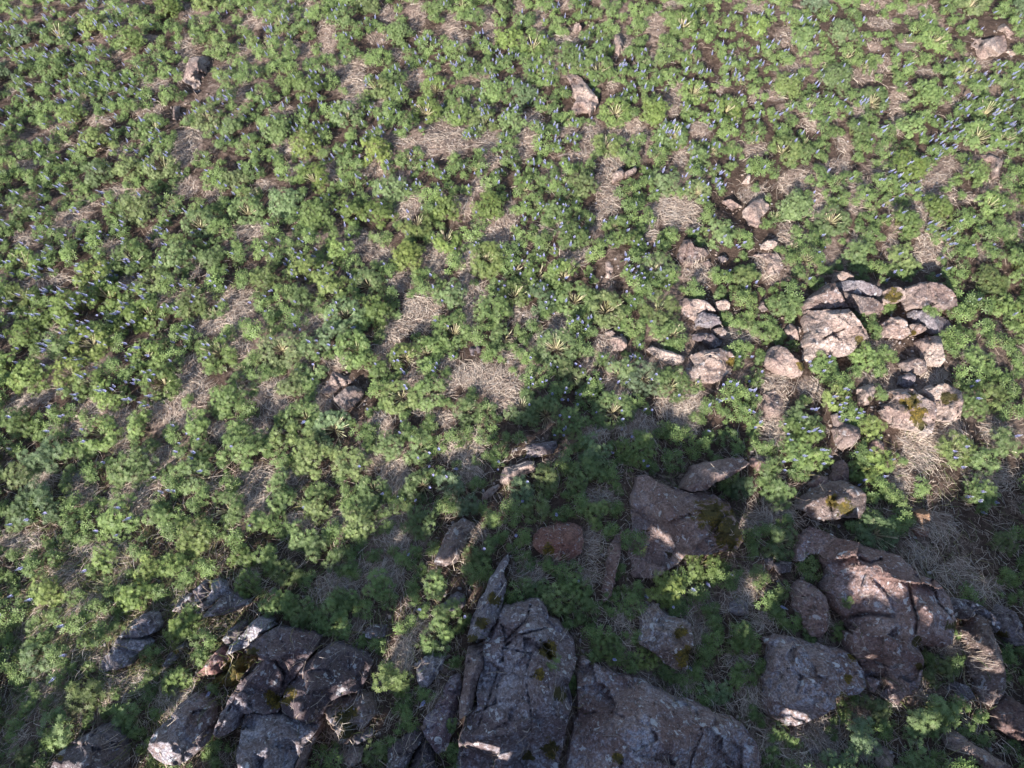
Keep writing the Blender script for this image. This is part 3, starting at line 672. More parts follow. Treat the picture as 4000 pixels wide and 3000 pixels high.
# ------------------------------------------------------------------ lupines
LEAF_A = 0.33                                        # nominal clump radius of the patterns
def lupine_mesh(seed, n_leaf, leaflets, opened, detail, RAD=0.33):
    r = np.random.default_rng(seed)
    LEAF_A = RAD; q_ = (RAD / 0.33) ** 2
    n_leaf = int(n_leaf * q_); HT = 0.40 * (RAD / 0.33) ** 0.5
    nsh = max(5, int(r.integers(11, 16) * q_))
    # shoots
    sh = []
    tries = 0
    while len(sh) < nsh and tries < 600:
        tries += 1
        a = r.uniform(0, 2 * math.pi); d = LEAF_A * math.sqrt(r.uniform(0.36 if opened else 0.0, 0.84))
        p = np.array([d * math.cos(a), d * math.sin(a)])
        if all(np.linalg.norm(p - q[:2]) > 0.085 for q in sh):
            top = HT * (1 - 0.62 * (d / LEAF_A) ** 2) * r.uniform(0.78, 1.15)
            sh.append(np.array([p[0], p[1], top, r.uniform(0.085, 0.135)]))
    V, Fc, A = [], [], []
    n = 0
    per = n_leaf // len(sh)
    for s in sh:
        rad = s[3]; out = np.array([s[0], s[1], 0.0]) / LEAF_A
        tint = r.uniform(-0.15, 0.15)
        for k in range(per):
            a = r.uniform(0, 2 * math.pi); el = math.asin(r.uniform(-0.25, 1.0))
            dv = np.array([math.cos(a) * math.cos(el), math.sin(a) * math.cos(el), math.sin(el)])
            rr = rad * r.uniform(0.55, 1.1)
            c = np.array([s[0], s[1], s[2] - rad * 0.5]) + dv * rr * np.array([1, 1, 0.9])
            c[2] = max(c[2], 0.03)
            nrm = dv * 0.55 + out * 0.35 + np.array([0, 0, 0.75]) + r.normal(0, 0.40, 3)
            nrm /= np.linalg.norm(nrm)
            t1 = np.cross(nrm, [0.3, 0.9, 0.1]); t1 /= np.linalg.norm(t1); t2 = np.cross(nrm, t1)
            L = r.uniform(0.025, 0.046) * (1.0, 1.18, 1.7)[2 - detail]
            cup = r.uniform(0.0, 0.4)
            ph = r.uniform(0, 6.28)
            leaf_tone = np.clip(0.05 + 0.62 * (dv[2] * 0.5 + 0.5) + tint + r.normal(0, 0.20), 0, 1)  # leaf colour runs paler toward the top of each shoot
            yel = max(0, r.normal(-0.15, 0.22)) if r.random() < 0.6 else 0.0
            V.append(c); A.append((leaf_tone, 1.0, yel, 1)); ci = n; n += 1
            for j in range(leaflets):
                th = ph + 2 * math.pi * j / leaflets + r.normal(0, 0.08)
                l = L * r.uniform(0.8, 1.1); w = l * (0.115 if detail > 1 else 0.19)
                d = math.cos(th) * t1 + math.sin(th) * t2; e = -math.sin(th) * t1 + math.cos(th) * t2
                m = c + d * l * 0.60 + nrm * (l * cup * 0.35)
                if detail < 2:
                    V += [c + d * l + nrm * (l * cup) - e * w, c + d * l + nrm * (l * cup) + e * w]
                    A += [(leaf_tone, 0.1, yel, 1)] * 2
                    Fc.append((ci, n, n + 1)); n += 2
                    continue
                V += [m - e * w + nrm * w * 0.35, c + d * l + nrm * (l * cup), m + e * w + nrm * w * 0.35]
                A += [(leaf_tone, 0.25, yel, 1), (leaf_tone, 0.05, yel, 1), (leaf_tone, 0.25, yel, 1)]
                Fc.append((ci, n, n + 1, n + 2)); n += 3
    # leaf stalks seen from the side
    for s in sh:
        for k in range(5 if detail > 1 else 2):
            a = r.uniform(0, 6.28); e = np.array([math.cos(a), math.sin(a), 0]) * 0.006
            b0 = np.array([s[0] * 0.35, s[1] * 0.35, 0.0]) + r.normal(0, 0.02, 3) * [1, 1, 0]
            b1 = np.array([s[0], s[1], s[2] * 0.8]) + r.normal(0, 0.04, 3)
            V += [b0 - e, b0 + e, b1 + e * 0.7, b1 - e * 0.7]; A += [(0.3, 0.3, 0.5, 1)] * 4
            Fc.append((n, n + 1, n + 2, n + 3)) if detail > 1 else Fc.extend([(n, n + 1, n + 2), (n, n + 2, n + 3)]); n += 4
    return np.array(V), np.array(Fc), np.array(A)

def tube(p0, p1, r0, r1, sides=4, rings=None):
    d = p1 - p0; d = d / (np.linalg.norm(d) + 1e-9)
    t1 = np.cross(d, [0.31, 0.2, 0.93]); t1 /= np.linalg.norm(t1); t2 = np.cross(d, t1)
    th = np.arange(sides) * 2 * math.pi / sides
    c = np.cos(th)[:, None] * t1 + np.sin(th)[:, None] * t2
    V = np.concatenate([p0 + c * r0, p1 + c * r1])
    k = np.arange(sides); kn = (k + 1) % sides
    return V, np.stack([k, kn, kn + sides, k + sides], -1)

def stalk_fan(seed):
    r = np.random.default_rng(seed); V, Fc, A = [], [], []; n = 0
    m = int(r.integers(24, 36)); skip = r.uniform(0, 6.28)
    for k in range(m):
        a = 2 * math.pi * k / m + r.normal(0, 0.22)
        if abs((a - skip + math.pi) % (2 * math.pi) - math.pi) < 0.5: continue
        el = r.uniform(0.30, 1.3); L = r.uniform(0.12, 0.34)
        d = np.array([math.cos(a) * math.cos(el), math.sin(a) * math.cos(el), math.sin(el)])
        b = np.array([math.cos(a), math.sin(a), 0]) * r.uniform(0.01, 0.05) + [0, 0, 0.06]
        w = r.uniform(0.004, 0.008)
        v, f = tube(b, b + d * L, w * 0.8, w, 4)
        V.append(v); Fc.append(f + n); n += len(v)
        tip = np.array([0.38, 0.38, 0.23]) * r.uniform(0.75, 1.2) if r.random() < 0.7 else np.array([0.47, 0.40, 0.29]) * r.uniform(0.7, 1.1)
        low = np.array([0.30, 0.25, 0.14])
        A += [(*low, 1)] * 4 + [(*tip, 1)] * 4
    return np.concatenate(V), np.concatenate(Fc), np.array(A)

def spike(seed, L=0.17):
    """one flower spike: whorls of florets on a stem, pale at the tip"""
    r = np.random.default_rng(seed); V, Fc, A = [], [], []; n = 0
    v, f = tube(np.array([0, 0, -0.16]), np.array([0, 0, L * 0.95]), 0.005, 0.003, 3)
    V.append(v); Fc.append(f); A += [(0.10, 0.15, 0.06, 1)] * 6; n = 6
    hue = r.uniform(0, 1)
    lo = np.array([0.34, 0.36, 0.62]) * (1 - hue) + np.array([0.40, 0.36, 0.62]) * hue
    up = np.array([0.23, 0.25, 0.54])
    tip = np.array([0.50, 0.50, 0.62])
    rings = 6
    for k in range(rings):
        u = k / (rings - 1); z = u * L; R = 0.019 * (1 - 0.72 * u ** 1.6) * (0.75 if k == 0 else 1)
        col = lo * (1 - u) + up * u if u < 0.8 else tip
        m = 6
        for j in range(m):
            a = 2 * math.pi * (j + 0.5 * (k % 2)) / m + r.normal(0, 0.1)
            d = np.array([math.cos(a), math.sin(a), 0]); e = np.array([-math.sin(a), math.cos(a), 0])
            R2 = R * r.uniform(0.85, 1.2); w = R2 * 0.55
            V.append(np.array([d * R2 * 0.15 + [0, 0, z], d * R2 - e * w * 0.6 + [0, 0, z + 0.002], d * R2 * 1.05 + [0, 0, z + L / rings * 1.1], d * R2 + e * w * 0.6 + [0, 0, z + 0.002]]))
            Fc.append(np.array([[n, n + 1, n + 2, n + 3]])); n += 4
            cc = col * r.uniform(0.8, 1.25); pale = cc * 0.6 + np.array([0.5, 0.48, 0.62]) * 0.4
            A += [(*cc, 1), (*cc, 1), (*pale, 1), (*cc, 1)]
    return np.concatenate(V), np.concatenate(Fc), np.array(A)

SIZES = (0.19, 0.27, 0.36, 0.46)
def size_class(R_): return min(range(4), key=lambda i: abs(math.log(SIZES[i] / R_)))
VAR_ME = {(o, c): [] for o in (0, 1) for c in range(4)}
for (o, c), lst in VAR_ME.items():
    for k in range(4):
        v, f, a = lupine_mesh(200 + k + 50 * o + 1000 * c, 640, 7, bool(o), 2, SIZES[c])
        lst.append(mesh_np('lupine_foliage', v, f, [M_LEAF], attrs={'leaf': a}))
LOW = {(o, c): [lupine_mesh(300 + k + 50 * o + 1000 * c, 350, 5, bool(o), 1, SIZES[c]) for k in range(4)] for o in (0, 1) for c in range(3)}
OUT = {(o, c): [lupine_mesh(320 + k + 50 * o + 1000 * c, 150, 5, bool(o), 0, SIZES[c]) for k in range(3)] for o in (0, 1) for c in range(3)}
FAN = [stalk_fan(400 + k) for k in range(6)]
FAN_ME = [mesh_np('stalk_fan', v, f, [M_STALK], attrs={'tone': a}) for v, f, a in FAN]
SPK = [spike(500 + k, L) for k, L in enumerate((0.08, 0.095, 0.11, 0.125, 0.145))]
SPK_ME = [mesh_np('flower_spike', v, f, [M_FLOWER], attrs={'tone': a}) for v, f, a in SPK]

def tri(s):
    v = [float(t) for t in s.replace(',', ' ').split()]
    return [tuple(v[i:i + 3]) for i in range(0, len(v), 3)]
def quad(s):
    v = [float(t) for t in s.replace(',', ' ').split()]
    return [tuple(v[i:i + 4]) for i in range(0, len(v), 4)]

BARE_S = {
'A': '1140 60 40 50 1150 280 60 60 690 330 50 30 950 510 80 40 930 230 40 20 1470 540 50 50 1510 320 45 50 1560 140 60 40 1890 80 30 60 2020 230 50 90 1870 300 50 30 2180 540 60 110 2050 430 70 20 1780 100 40 50 620 745 80 25 310 780 50 20 160 1020 70 30 900 670 90 40 1150 900 80 90 1200 840 40 50 740 930 60 40 1150 1150 70 50 760 1190 110 35 680 1060 40 20 1320 1180 50 40 560 1250 60 25 400 1380 60 60 500 1320 60 30 140 1470 50 40 1630 1140 70 30 1740 910 45 50 2040 1050 50 60 1800 1050 20 50 1550 1410 80 50 680 1530 70 40 960 1480 60 40 1740 680 80 25 60 570 40 20 350 880 70 20 1120 980 60 60 500 660 30 40 1140 430 40 70',
'B': '330 90 40 45 520 90 40 90 740 170 40 90 770 250 50 40 960 130 30 110 280 230 60 40 140 390 120 40 120 540 60 110 490 480 70 60 900 470 70 25 1150 40 40 40 1270 120 30 80 1440 40 40 20 1470 220 60 50 1980 140 60 60 1730 500 35 60 1990 360 20 40 650 780 50 90 600 900 70 60 430 880 60 40 770 880 60 70 940 860 80 60 970 980 50 60 1180 870 50 100 1230 720 50 50 1600 850 50 110 1820 790 90 60 1740 980 50 60 1680 1160 60 120 1690 1280 70 50 2080 1280 110 90 900 1150 40 50 480 1220 90 40 440 1290 80 60 1000 1420 90 90 800 1270 60 50 1100 1310 40 60 1350 1430 70 40 1620 1380 40 50 170 1480 70 60 230 1040 70 40 610 1580 50 70 290 1560 70 60 820 1580 60 60 1480 1580 80 60 2140 560 20 40 1450 810 50 40 1510 970 50 25 280 620 40 50 390 320 40 30 1960 1430 40 60 2110 20 50 20 1390 240 80 20 1780 270 50 60',
'C': '540 40 60 40 1270 30 80 30 1530 50 100 25 1330 140 90 40 40 30 50 30 800 50 40 20 740 230 50 50 800 410 60 30 1150 240 60 20 1490 270 60 40 1290 290 50 30 1240 460 80 40 1370 400 60 40 1600 440 50 20 1970 385 60 30 700 520 30 70 660 590 40 30 560 590 30 40 330 550 30 30 50 620 40 90 90 560 25 40 210 790 70 45 1440 660 50 140 1740 640 60 30 1190 670 40 50 910 730 50 80 560 920 60 40 1100 880 40 50 1170 895 60 15 780 1130 80 70 1340 1050 60 45 1650 1140 80 60 1500 1280 120 30 1800 1230 110 25 1990 1160 60 40 1060 1030 60 40 1120 980 20 60 1200 1140 60 40 960 1270 60 70 1180 1270 50 60 1600 1350 40 60 1640 1540 90 110 1960 1540 40 70 1400 1500 30 120 1190 1470 50 40 760 1440 50 60 1730 1010 30 50 1840 1030 30 30 540 1200 80 50 100 960 30 60 60 1290 120 60 90 1370 100 40 2200 1480 20 50 640 1620 70 50',
'D': '280 220 110 30 230 930 100 60 110 1000 90 40 440 1130 90 70 580 1010 80 50 1180 830 80 110 1210 930 70 60 1390 330 150 40 1470 440 80 80 1500 600 60 90 1280 510 100 50 1060 1070 130 80 980 1310 90 70 720 1230 50 80 740 1060 60 60 1620 940 100 50 1600 860 120 30 1720 1020 80 40 1590 1130 60 60 1380 1150 80 40 1570 1430 100 40 1530 1570 90 90 1790 1420 50 40 260 1430 60 60 480 1530 80 90 800 1560 120 90 1310 1500 40 40 1920 470 60 60 2080 740 60 40 950 1480 70 40 300 520 60 30 290 680 80 25 760 230 70 40 1210 140 30 50 1030 350 80 50 660 40 50 50 1980 960 60 80',
'E': '560 400 90 110 500 470 70 60 330 640 50 110 370 520 70 60 400 220 60 60 640 80 50 110 830 150 50 80 860 310 80 70 840 480 40 80 1230 270 50 40 1170 440 80 60 1400 500 60 110 1480 80 60 50 780 840 70 40 900 830 120 70 1000 860 150 70 1060 970 90 60 700 740 50 40 520 820 70 30 680 890 50 50 1100 700 60 40 1270 620 60 60 1580 740 40 40 680 1090 50 40 300 1130 60 70 560 1010 60 60 880 1230 60 50 780 1300 100 60 220 1330 70 60 370 1430 70 110 850 1430 70 60 1970 150 60 60 1750 870 70 60 1900 1150 110 60 2160 1080 60 110 2050 1000 60 60 1640 1560 90 40 1690 620 60 70 1860 1050 60 40 1620 1160 70 40',
'F': '200 180 90 60 650 190 50 60 450 560 110 40 640 860 100 40 660 1020 80 120 690 1190 70 60 150 1030 80 110 1330 640 80 40 1250 800 80 30 1560 1200 110 90 1740 1150 60 90 1560 1300 90 70 2030 1150 70 90 1890 690 50 40 1440 1460 40 90 2000 1440 90 60 870 900 60 60 1640 840 60 40',
'G': '130 260 120 60 430 470 70 70 560 270 60 60 800 70 60 40 1560 60 80 50 1840 130 80 50 2100 150 90 60 600 640 60 60 1520 470 60 40 2050 540 120 50 760 1150 120 50 1060 1230 110 50 1050 1300 80 40 560 950 60 30 300 1200 110 50 2150 1580 70 70 150 1450 60 30 1300 590 60 30 700 330 80 60',
'H': '380 250 80 60 900 220 60 40 1200 470 90 60 1380 370 80 30 560 780 60 40 430 960 60 110 300 480 100 60 40 480 80 60 1600 260 50 90 1560 460 60 40 1780 720 40 50 700 1250 60 90 60 1400 60 90',
'I': '560 150 90 60 700 60 90 50 500 560 50 110 420 660 60 30 600 740 60 40 470 980 90 40 130 1120 60 40 520 1200 50 110 220 830 40 60 1650 150 110 60 1800 450 110 50 1990 530 80 50 1560 330 50 40 2100 260 60 50 950 1450 110 60 900 1600 120 50 1240 1560 40 50 1800 950 60 60 1700 900 50 50 1050 780 40 40 660 1480 50 60'}
BARE = []
for c, s in BARE_S.items():
    for x, y, rx, ry in quad(s):
        p = P(c, x, y); BARE.append((p[0], p[1], rx / 1.58, ry / 1.58))
BARE = np.array(BARE)

# bare litter mask; the rest takes the gap shade painted into the soil
rel = np.stack([gv[:, 0], gv[:, 1], gv[:, 2] - CAM_Z], -1)
dep_ = -(-ST * rel[:, 1] + CT * rel[:, 2])
ux = np.where(dep_ > 1, 2000 + F_PX * rel[:, 0] / np.maximum(dep_, 1), -9999)
uy = np.where(dep_ > 1, 1500 - F_PX * (CT * rel[:, 1] + ST * rel[:, 2]) / np.maximum(dep_, 1), -9999)
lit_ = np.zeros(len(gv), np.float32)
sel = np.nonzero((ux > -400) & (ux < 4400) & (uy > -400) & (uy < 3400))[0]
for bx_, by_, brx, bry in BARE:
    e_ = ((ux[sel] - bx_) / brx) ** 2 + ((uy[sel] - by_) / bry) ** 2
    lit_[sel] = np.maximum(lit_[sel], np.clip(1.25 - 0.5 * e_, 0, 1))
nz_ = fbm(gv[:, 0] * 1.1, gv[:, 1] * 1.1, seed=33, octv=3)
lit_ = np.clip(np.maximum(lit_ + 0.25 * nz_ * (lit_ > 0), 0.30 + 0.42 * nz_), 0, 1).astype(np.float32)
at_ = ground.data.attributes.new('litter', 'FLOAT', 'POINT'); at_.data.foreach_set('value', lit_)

STAR_S = {
'A': '800 95 480 570 1270 720 1240 970 1640 280 1520 890 180 640 490 440 950 320 690 60 620 630 780 1590 820 420 1930 1100',
'B': '590 270 800 20 270 540 570 680 930 740 1330 620 1640 430 1900 60 1240 260 870 1030 460 970 1180 1150 1830 1170 2110 820 1310 890 1690 880 690 1460 860 1400 950 1590 1170 1470 1740 1390 2010 930 80 720 110 1110 120 1640 2160 160',
'C': '1150 330 660 310 110 160 190 545 440 600 390 660 900 650 1310 600 50 820 560 800 2010 680 2150 650 1810 1500 2010 1270 2160 1110 890 1590 1640 100 1900 20 750 920 2110 850',
'D': '790 100 930 240 630 320 560 210 890 700 400 800 990 870 550 630 760 480 1340 680 260 1090 590 1180 1190 1440 220 1620 2050 1150 1750 1200 100 330 120 120 620 480 880 430 2190 660 1060 720 1700 400 1730 660 660 790 540 880',
'E': '210 250 950 90 1130 150 1270 190 1430 200 1500 350 1690 410 740 550 1060 580 570 670 440 700 140 660 1380 650 1260 830 1480 810 820 1040 520 1270 1160 1020 1930 830 1780 800 1560 960 2000 150 1120 320 600 930 1740 1040 1320 1060 230 1530 2100 880'}
LEAFY = {
'F': '60 560 90 90 640 60 450 640 70 520 620 50 590 700 60 560 820 70 40 830 60 200 880 50 400 910 90 520 930 80 500 1060 90 400 1200 60 860 1080 110 780 1170 90 900 1180 80 960 730 90 1010 790 80 1080 880 80 1050 950 90 1110 1040 90 1180 1070 70 1250 470 70 1290 530 60 1230 700 90 1320 770 70 1180 780 60 1340 660 60 1340 920 50 1300 1130 80 1690 400 60 1600 440 40 1860 1150 80 1810 1290 120 1700 1320 70 1250 1300 90 1350 1370 90 1500 1330 40 1240 1430 80 1340 1500 80 1450 1560 70 1700 1480 110 1620 1500 60 1960 1560 110 2100 1540 110 1900 1000 100 2050 950 90 2150 900 80 2130 1230 100 1990 1350 90 700 1420 110 820 1300 100 650 1280 80 950 1320 80 480 1500 90 400 1430 60 740 1540 90 240 1260 80 100 1200 80 60 1350 70 1780 560 60 1830 620 90 2000 500 80 1850 450 90 2100 620 80 1950 720 90 2100 790 70 1780 650 70 800 640 45 1890 830 80 2000 850 70 1900 320 90 1960 400 80 2100 380 90 480 360 80 550 440 60 660 480 70 430 450 60 700 560 60 760 400 90 800 300 80 640 560 50 470 730 50 1000 280 40 1420 400 45 2190 700 60 2190 1050 70 2120 1100 60 1300 1590 80 560 1240 50 330 1320 60 220 1090 50 620 1500 60 860 1400 70',
'G': '80 100 100 220 60 90 400 170 70 740 130 130 1190 60 70 1600 160 90 1850 250 120 1400 70 110 620 370 90 900 420 110 1050 420 90 300 370 70 190 430 80 60 480 70 280 580 130 450 600 60 640 640 70 810 600 110 960 560 80 40 720 80 230 760 60 450 750 80 600 840 90 340 1000 80 490 900 50 60 1000 50 500 1200 120 370 1420 120 60 1230 60 130 1330 60 790 1390 120 920 1000 90 1060 1120 100 1100 800 110 1250 870 80 1190 720 70 830 1230 80 1320 1560 70 920 1640 60 280 1570 70 100 1600 80 1500 520 90 1620 380 100 1750 480 90 1480 360 90 1700 680 110 1850 700 120 2000 720 120 2120 650 100 2080 400 100 1950 320 100 2100 800 80 1480 250 90 960 130 100 1060 230 90 850 300 80 1200 230 110 1320 170 80 30 880 60 180 880 50 1290 400 80 1160 480 70 380 60 90 500 100 70 560 30 60 1000 30 80 1720 40 90 1950 60 100 2060 220 80 700 560 60 540 700 50 130 620 70 30 1420 70 200 1200 50 260 890 60 600 1330 50 1980 820 60',
'H': '520 150 110 400 60 70 150 150 110 100 280 90 640 540 100 430 400 70 250 560 100 700 730 90 640 880 110 350 1130 110 250 930 60 420 1240 60 740 1020 50 1000 270 60 900 320 90 950 450 70 1130 600 80 1250 560 90 1380 640 100 1450 480 80 1330 430 60 1500 560 90 1560 700 90 1650 850 90 1720 950 90 1620 100 90 1700 180 70 1850 270 80 1850 680 70 2050 560 110 2150 500 80 1950 1010 80 2080 1100 70 700 1600 80 380 1500 70 490 1380 80 250 1600 80 1350 960 50 1500 1190 60 1100 90 90 1250 60 90 1400 80 80 200 40 90 700 60 80 100 430 80 50 640 100 160 700 60 1820 1040 70 1620 1000 50 1860 850 60 840 470 60 780 640 40 1720 640 60 1900 560 70 1780 450 60 600 300 60 330 650 60 480 640 50 730 1400 50 1000 140 70 1160 230 60',
'I': '240 420 110 330 500 80 200 560 80 100 620 90 580 480 60 640 630 80 740 580 70 810 770 60 910 880 50 440 850 110 550 900 70 240 1000 80 230 1080 70 590 1050 60 340 1200 90 170 1170 80 720 280 110 780 150 70 580 240 80 940 450 80 1080 830 60 1100 620 40 1180 160 70 1330 230 110 1430 190 80 1290 130 60 1720 230 110 1880 270 100 2060 420 70 1830 540 70 1950 620 70 2100 80 130 1960 60 100 2150 250 80 1680 1070 90 1620 1000 60 1780 1250 70 1650 1290 110 1590 1600 110 1310 1300 100 1250 1480 110 1150 1240 60 1350 1420 80 2150 1010 80 2130 860 50 1830 840 40 700 1560 60 820 1540 50 1700 1350 80 2170 480 70 1450 20 80 540 330 60 660 230 70 340 920 80 60 680 70 700 700 60 760 760 50 380 430 50 280 1280 60 60 1120 60 560 1150 40 560 1350 50 1940 1330 70 1880 1420 60 1500 120 70 1960 380 60 2190 620 50'}
FLOW = [('A', 100, 150, 260, 3), ('A', 550, 230, 260, 5), ('A', 80, 480, 180, 5), ('A', 380, 560, 240, 4), ('A', 650, 520, 160, 5), ('A', 830, 560, 130, 5), ('A', 1650, 220, 130, 5), ('A', 1450, 700, 200, 4), ('A', 1950, 760, 240, 6), ('A', 500, 1000, 150, 4), ('A', 150, 1580, 260, 5), ('A', 1000, 850, 300, 2.5), ('A', 1500, 1000, 300, 2),
 ('D', 300, 150, 420, 6), ('D', 800, 300, 380, 6), ('D', 500, 550, 420, 5), ('D', 750, 820, 320, 6), ('D', 1250, 760, 150, 5), ('D', 1850, 220, 260, 3.5), ('D', 1980, 500, 200, 3), ('D', 1050, 1370, 120, 3), ('D', 1180, 1150, 140, 2),
 ('B', 160, 120, 160, 4), ('B', 620, 420, 220, 3.5), ('B', 950, 360, 220, 5), ('B', 400, 640, 260, 5), ('B', 300, 800, 220, 4), ('B', 1000, 750, 260, 4), ('B', 1280, 790, 220, 6), ('B', 1300, 930, 120, 4), ('B', 1450, 110, 160, 3), ('B', 1560, 390, 160, 4), ('B', 1820, 450, 150, 6), ('B', 500, 1050, 260, 4), ('B', 150, 1150, 200, 4), ('B', 1300, 1250, 260, 3.5), ('B', 1450, 1400, 180, 5), ('B', 1820, 1600, 120, 8), ('B', 2100, 780, 180, 4), ('B', 1100, 1030, 120, 4),
 ('C', 300, 450, 230, 6), ('C', 700, 140, 180, 5), ('C', 480, 280, 160, 3), ('C', 980, 530, 180, 4.5), ('C', 1260, 620, 150, 6), ('C', 1930, 570, 170, 8), ('C', 2060, 740, 150, 8), ('C', 1770, 820, 150, 9), ('C', 300, 1070, 220, 7), ('C', 440, 960, 120, 5), ('C', 380, 620, 220, 4), ('C', 720, 700, 260, 2.5), ('C', 260, 1300, 160, 3), ('C', 1420, 1080, 120, 4), ('C', 1760, 1430, 120, 5), ('C', 1820, 20, 80, 4), ('C', 2100, 450, 160, 4),
 ('E', 1350, 120, 260, 5), ('E', 1850, 120, 160, 8), ('E', 1520, 450, 120, 5), ('E', 450, 780, 150, 5), ('E', 1520, 870, 220, 7), ('E', 1880, 740, 150, 6), ('E', 560, 1450, 180, 5), ('E', 430, 1230, 140, 4), ('E', 1120, 1570, 100, 7), ('E', 1850, 930, 200, 4), ('E', 700, 350, 120, 3),
 ('F', 430, 910, 140, 7), ('F', 500, 1080, 130, 4), ('F', 850, 1150, 180, 5), ('F', 1120, 1030, 160, 7), ('F', 1020, 780, 130, 4), ('F', 1760, 1330, 150, 5), ('F', 1980, 1560, 140, 5), ('F', 1280, 1380, 150, 2), ('F', 1950, 930, 120, 3),
 ('G', 190, 590, 120, 3), ('G', 560, 820, 110, 3), ('G', 540, 60, 120, 3), ('G', 110, 830, 80, 1.5), ('G', 390, 1230, 80, 1.5), ('G', 230, 1480, 80, 1), ('G', 900, 1450, 60, 2), ('H', 570, 500, 90, 4), ('H', 1100, 60, 120, 4), ('I', 150, 480, 120, 2)]
FL = np.array([(*P(c, x, y), r / 1.58, n) for c, x, y, r, n in FLOW])

def flower_mean(px, py):
    g = FL[:, 3] * np.exp(-((FL[:, 0] - px) ** 2 + (FL[:, 1] - py) ** 2) / (FL[:, 2] ** 2))
    base = 0.5 if py < 1200 else 0.15
    return base + g.max()

plants = []                                    # px, py, rpx, opened, explicit
for c, s in STAR_S.items():
    v = [float(t) for t in s.split()]
    for x, y in zip(v[::2], v[1::2]):
        p = P(c, x, y); plants.append((p[0], p[1], random.uniform(44, 84) * (0.74 if c in 'ABC' else 0.95), 1, 1))
n_star = len(plants)
for c, s in LEAFY.items():
    for x, y, r in tri(s):
        p = P(c, x, y)
        if p[0] > 3560 and 1500 < p[1] < 2500 and random.random() < 0.45: continue
        plants.append((p[0], p[1], r / 1.58 * random.uniform(0.78, 1.0), int(random.random() < 0.22), 1))

def explicit_zone(x, y):
    return (-40 < x < 4040) and ((y > 1990 and y < 3040) or (x > 2640 and y > 1290 and y < 3040))

def on_rock(px, py, grow):
    p = np.array([[px, py]])
    for poly in ROCK_POLYS:
        lo, hi = poly.min(0) - grow, poly.max(0) + grow
        if lo[0] < px < hi[0] and lo[1] < py < hi[1]:
            if inside(p, poly)[0]: return True
            for i in range(len(poly)):
                if seg_dist(p, poly[i], poly[(i + 1) % len(poly)])[0] < grow: return True
    return False

plants = [p for i, p in enumerate(plants) if i >= n_star or not on_rock(p[0], p[1], 0.7 * p[2])]
pa = np.array([p[:3] for p in plants])
arr = np.zeros((6000, 3)); na = len(pa); arr[:na] = pa
for tier, (rlo, rhi, n_try, pack) in enumerate(((54, 90, 11000, 0.82), (36, 56, 23000, 0.78), (18, 34, 20000, 0.76))):
    cand = np.stack([rng.uniform(-900, 4900, n_try), rng.uniform(-420, 3560, n_try)], -1)
    for x, y in cand:
        if tier == 2 and not (-150 < x < 4150 and -150 < y < 3150): continue
        if explicit_zone(x, y) and x > 3500 and 1500 < y < 2500: continue
        if explicit_zone(x, y) and (tier == 0 or rng.random() < (0.85 if tier == 1 else 0.6)): continue
        if tier < 2 and rng.random() < 0.75 and float(fbm(x / 420.0, y / 330.0, seed=77, octv=2)) < -0.42: continue
        _, t = world_at(x, y); sc = 11.5 / float(t)
        r = rng.uniform(rlo, rhi) * sc
        d = np.hypot(arr[:na, 0] - x, arr[:na, 1] - y)
        if (d < (pack - (0.10 if tier == 2 and y < 1300 else 0)) * (arr[:na, 2] + r)).any(): continue
        k = 0.45 if tier < 2 else 0.3
        if ((((BARE[:, 0] - x) / (BARE[:, 2] + k * r)) ** 2 + ((BARE[:, 1] - y) / (BARE[:, 3] + k * r)) ** 2) < 1).any(): continue
        if on_rock(x, y, 0.92 * r + 6): continue
        plants.append((x, y, r, int(rng.random() < 0.16), 0)); arr[na] = (x, y, r); na += 1

# stand them on the slope (or on the stone under them)
recs = []
for (x, y, r, op, ex) in plants:
    w, t = world_at(x, y, 0.22)
    R_ = r * float(t) / F_PX
    z, onr = surf(w[0], w[1])
    vis = -60 < x < 4060 and -60 < y < 3060
    recs.append(dict(px=x, py=y, r=r, R=R_, op=op, x=float(w[0]), y=float(w[1]), z=z - 0.02, vis=vis, rock=onr))
order = sorted([q for q in recs if q['vis']], key=lambda q: -q['r'])
solo = order[:300]; solo_ids = {id(q) for q in solo}
rest = [q for q in recs if id(q) not in solo_ids]

def tint_for(q):
    n = float(fbm(q['x'] * 0.5, q['y'] * 0.5, seed=71, octv=2)); k = random.uniform(0.74, 1.24)
    yel = random.random()
    return (k * (1.0 + 0.12 * max(0, n) + (0.10 if yel > 0.80 else 0)), k * (1.0 + 0.05 * n), k * (1 - 0.2 * n + (0.35 if yel < 0.12 else 0)), 1.0)

def n_flowers(q):
    m = 1.0 * flower_mean(q['px'], q['py']) * (q['R'] / 0.25) ** 1.0
    return int(rng.poisson(m))

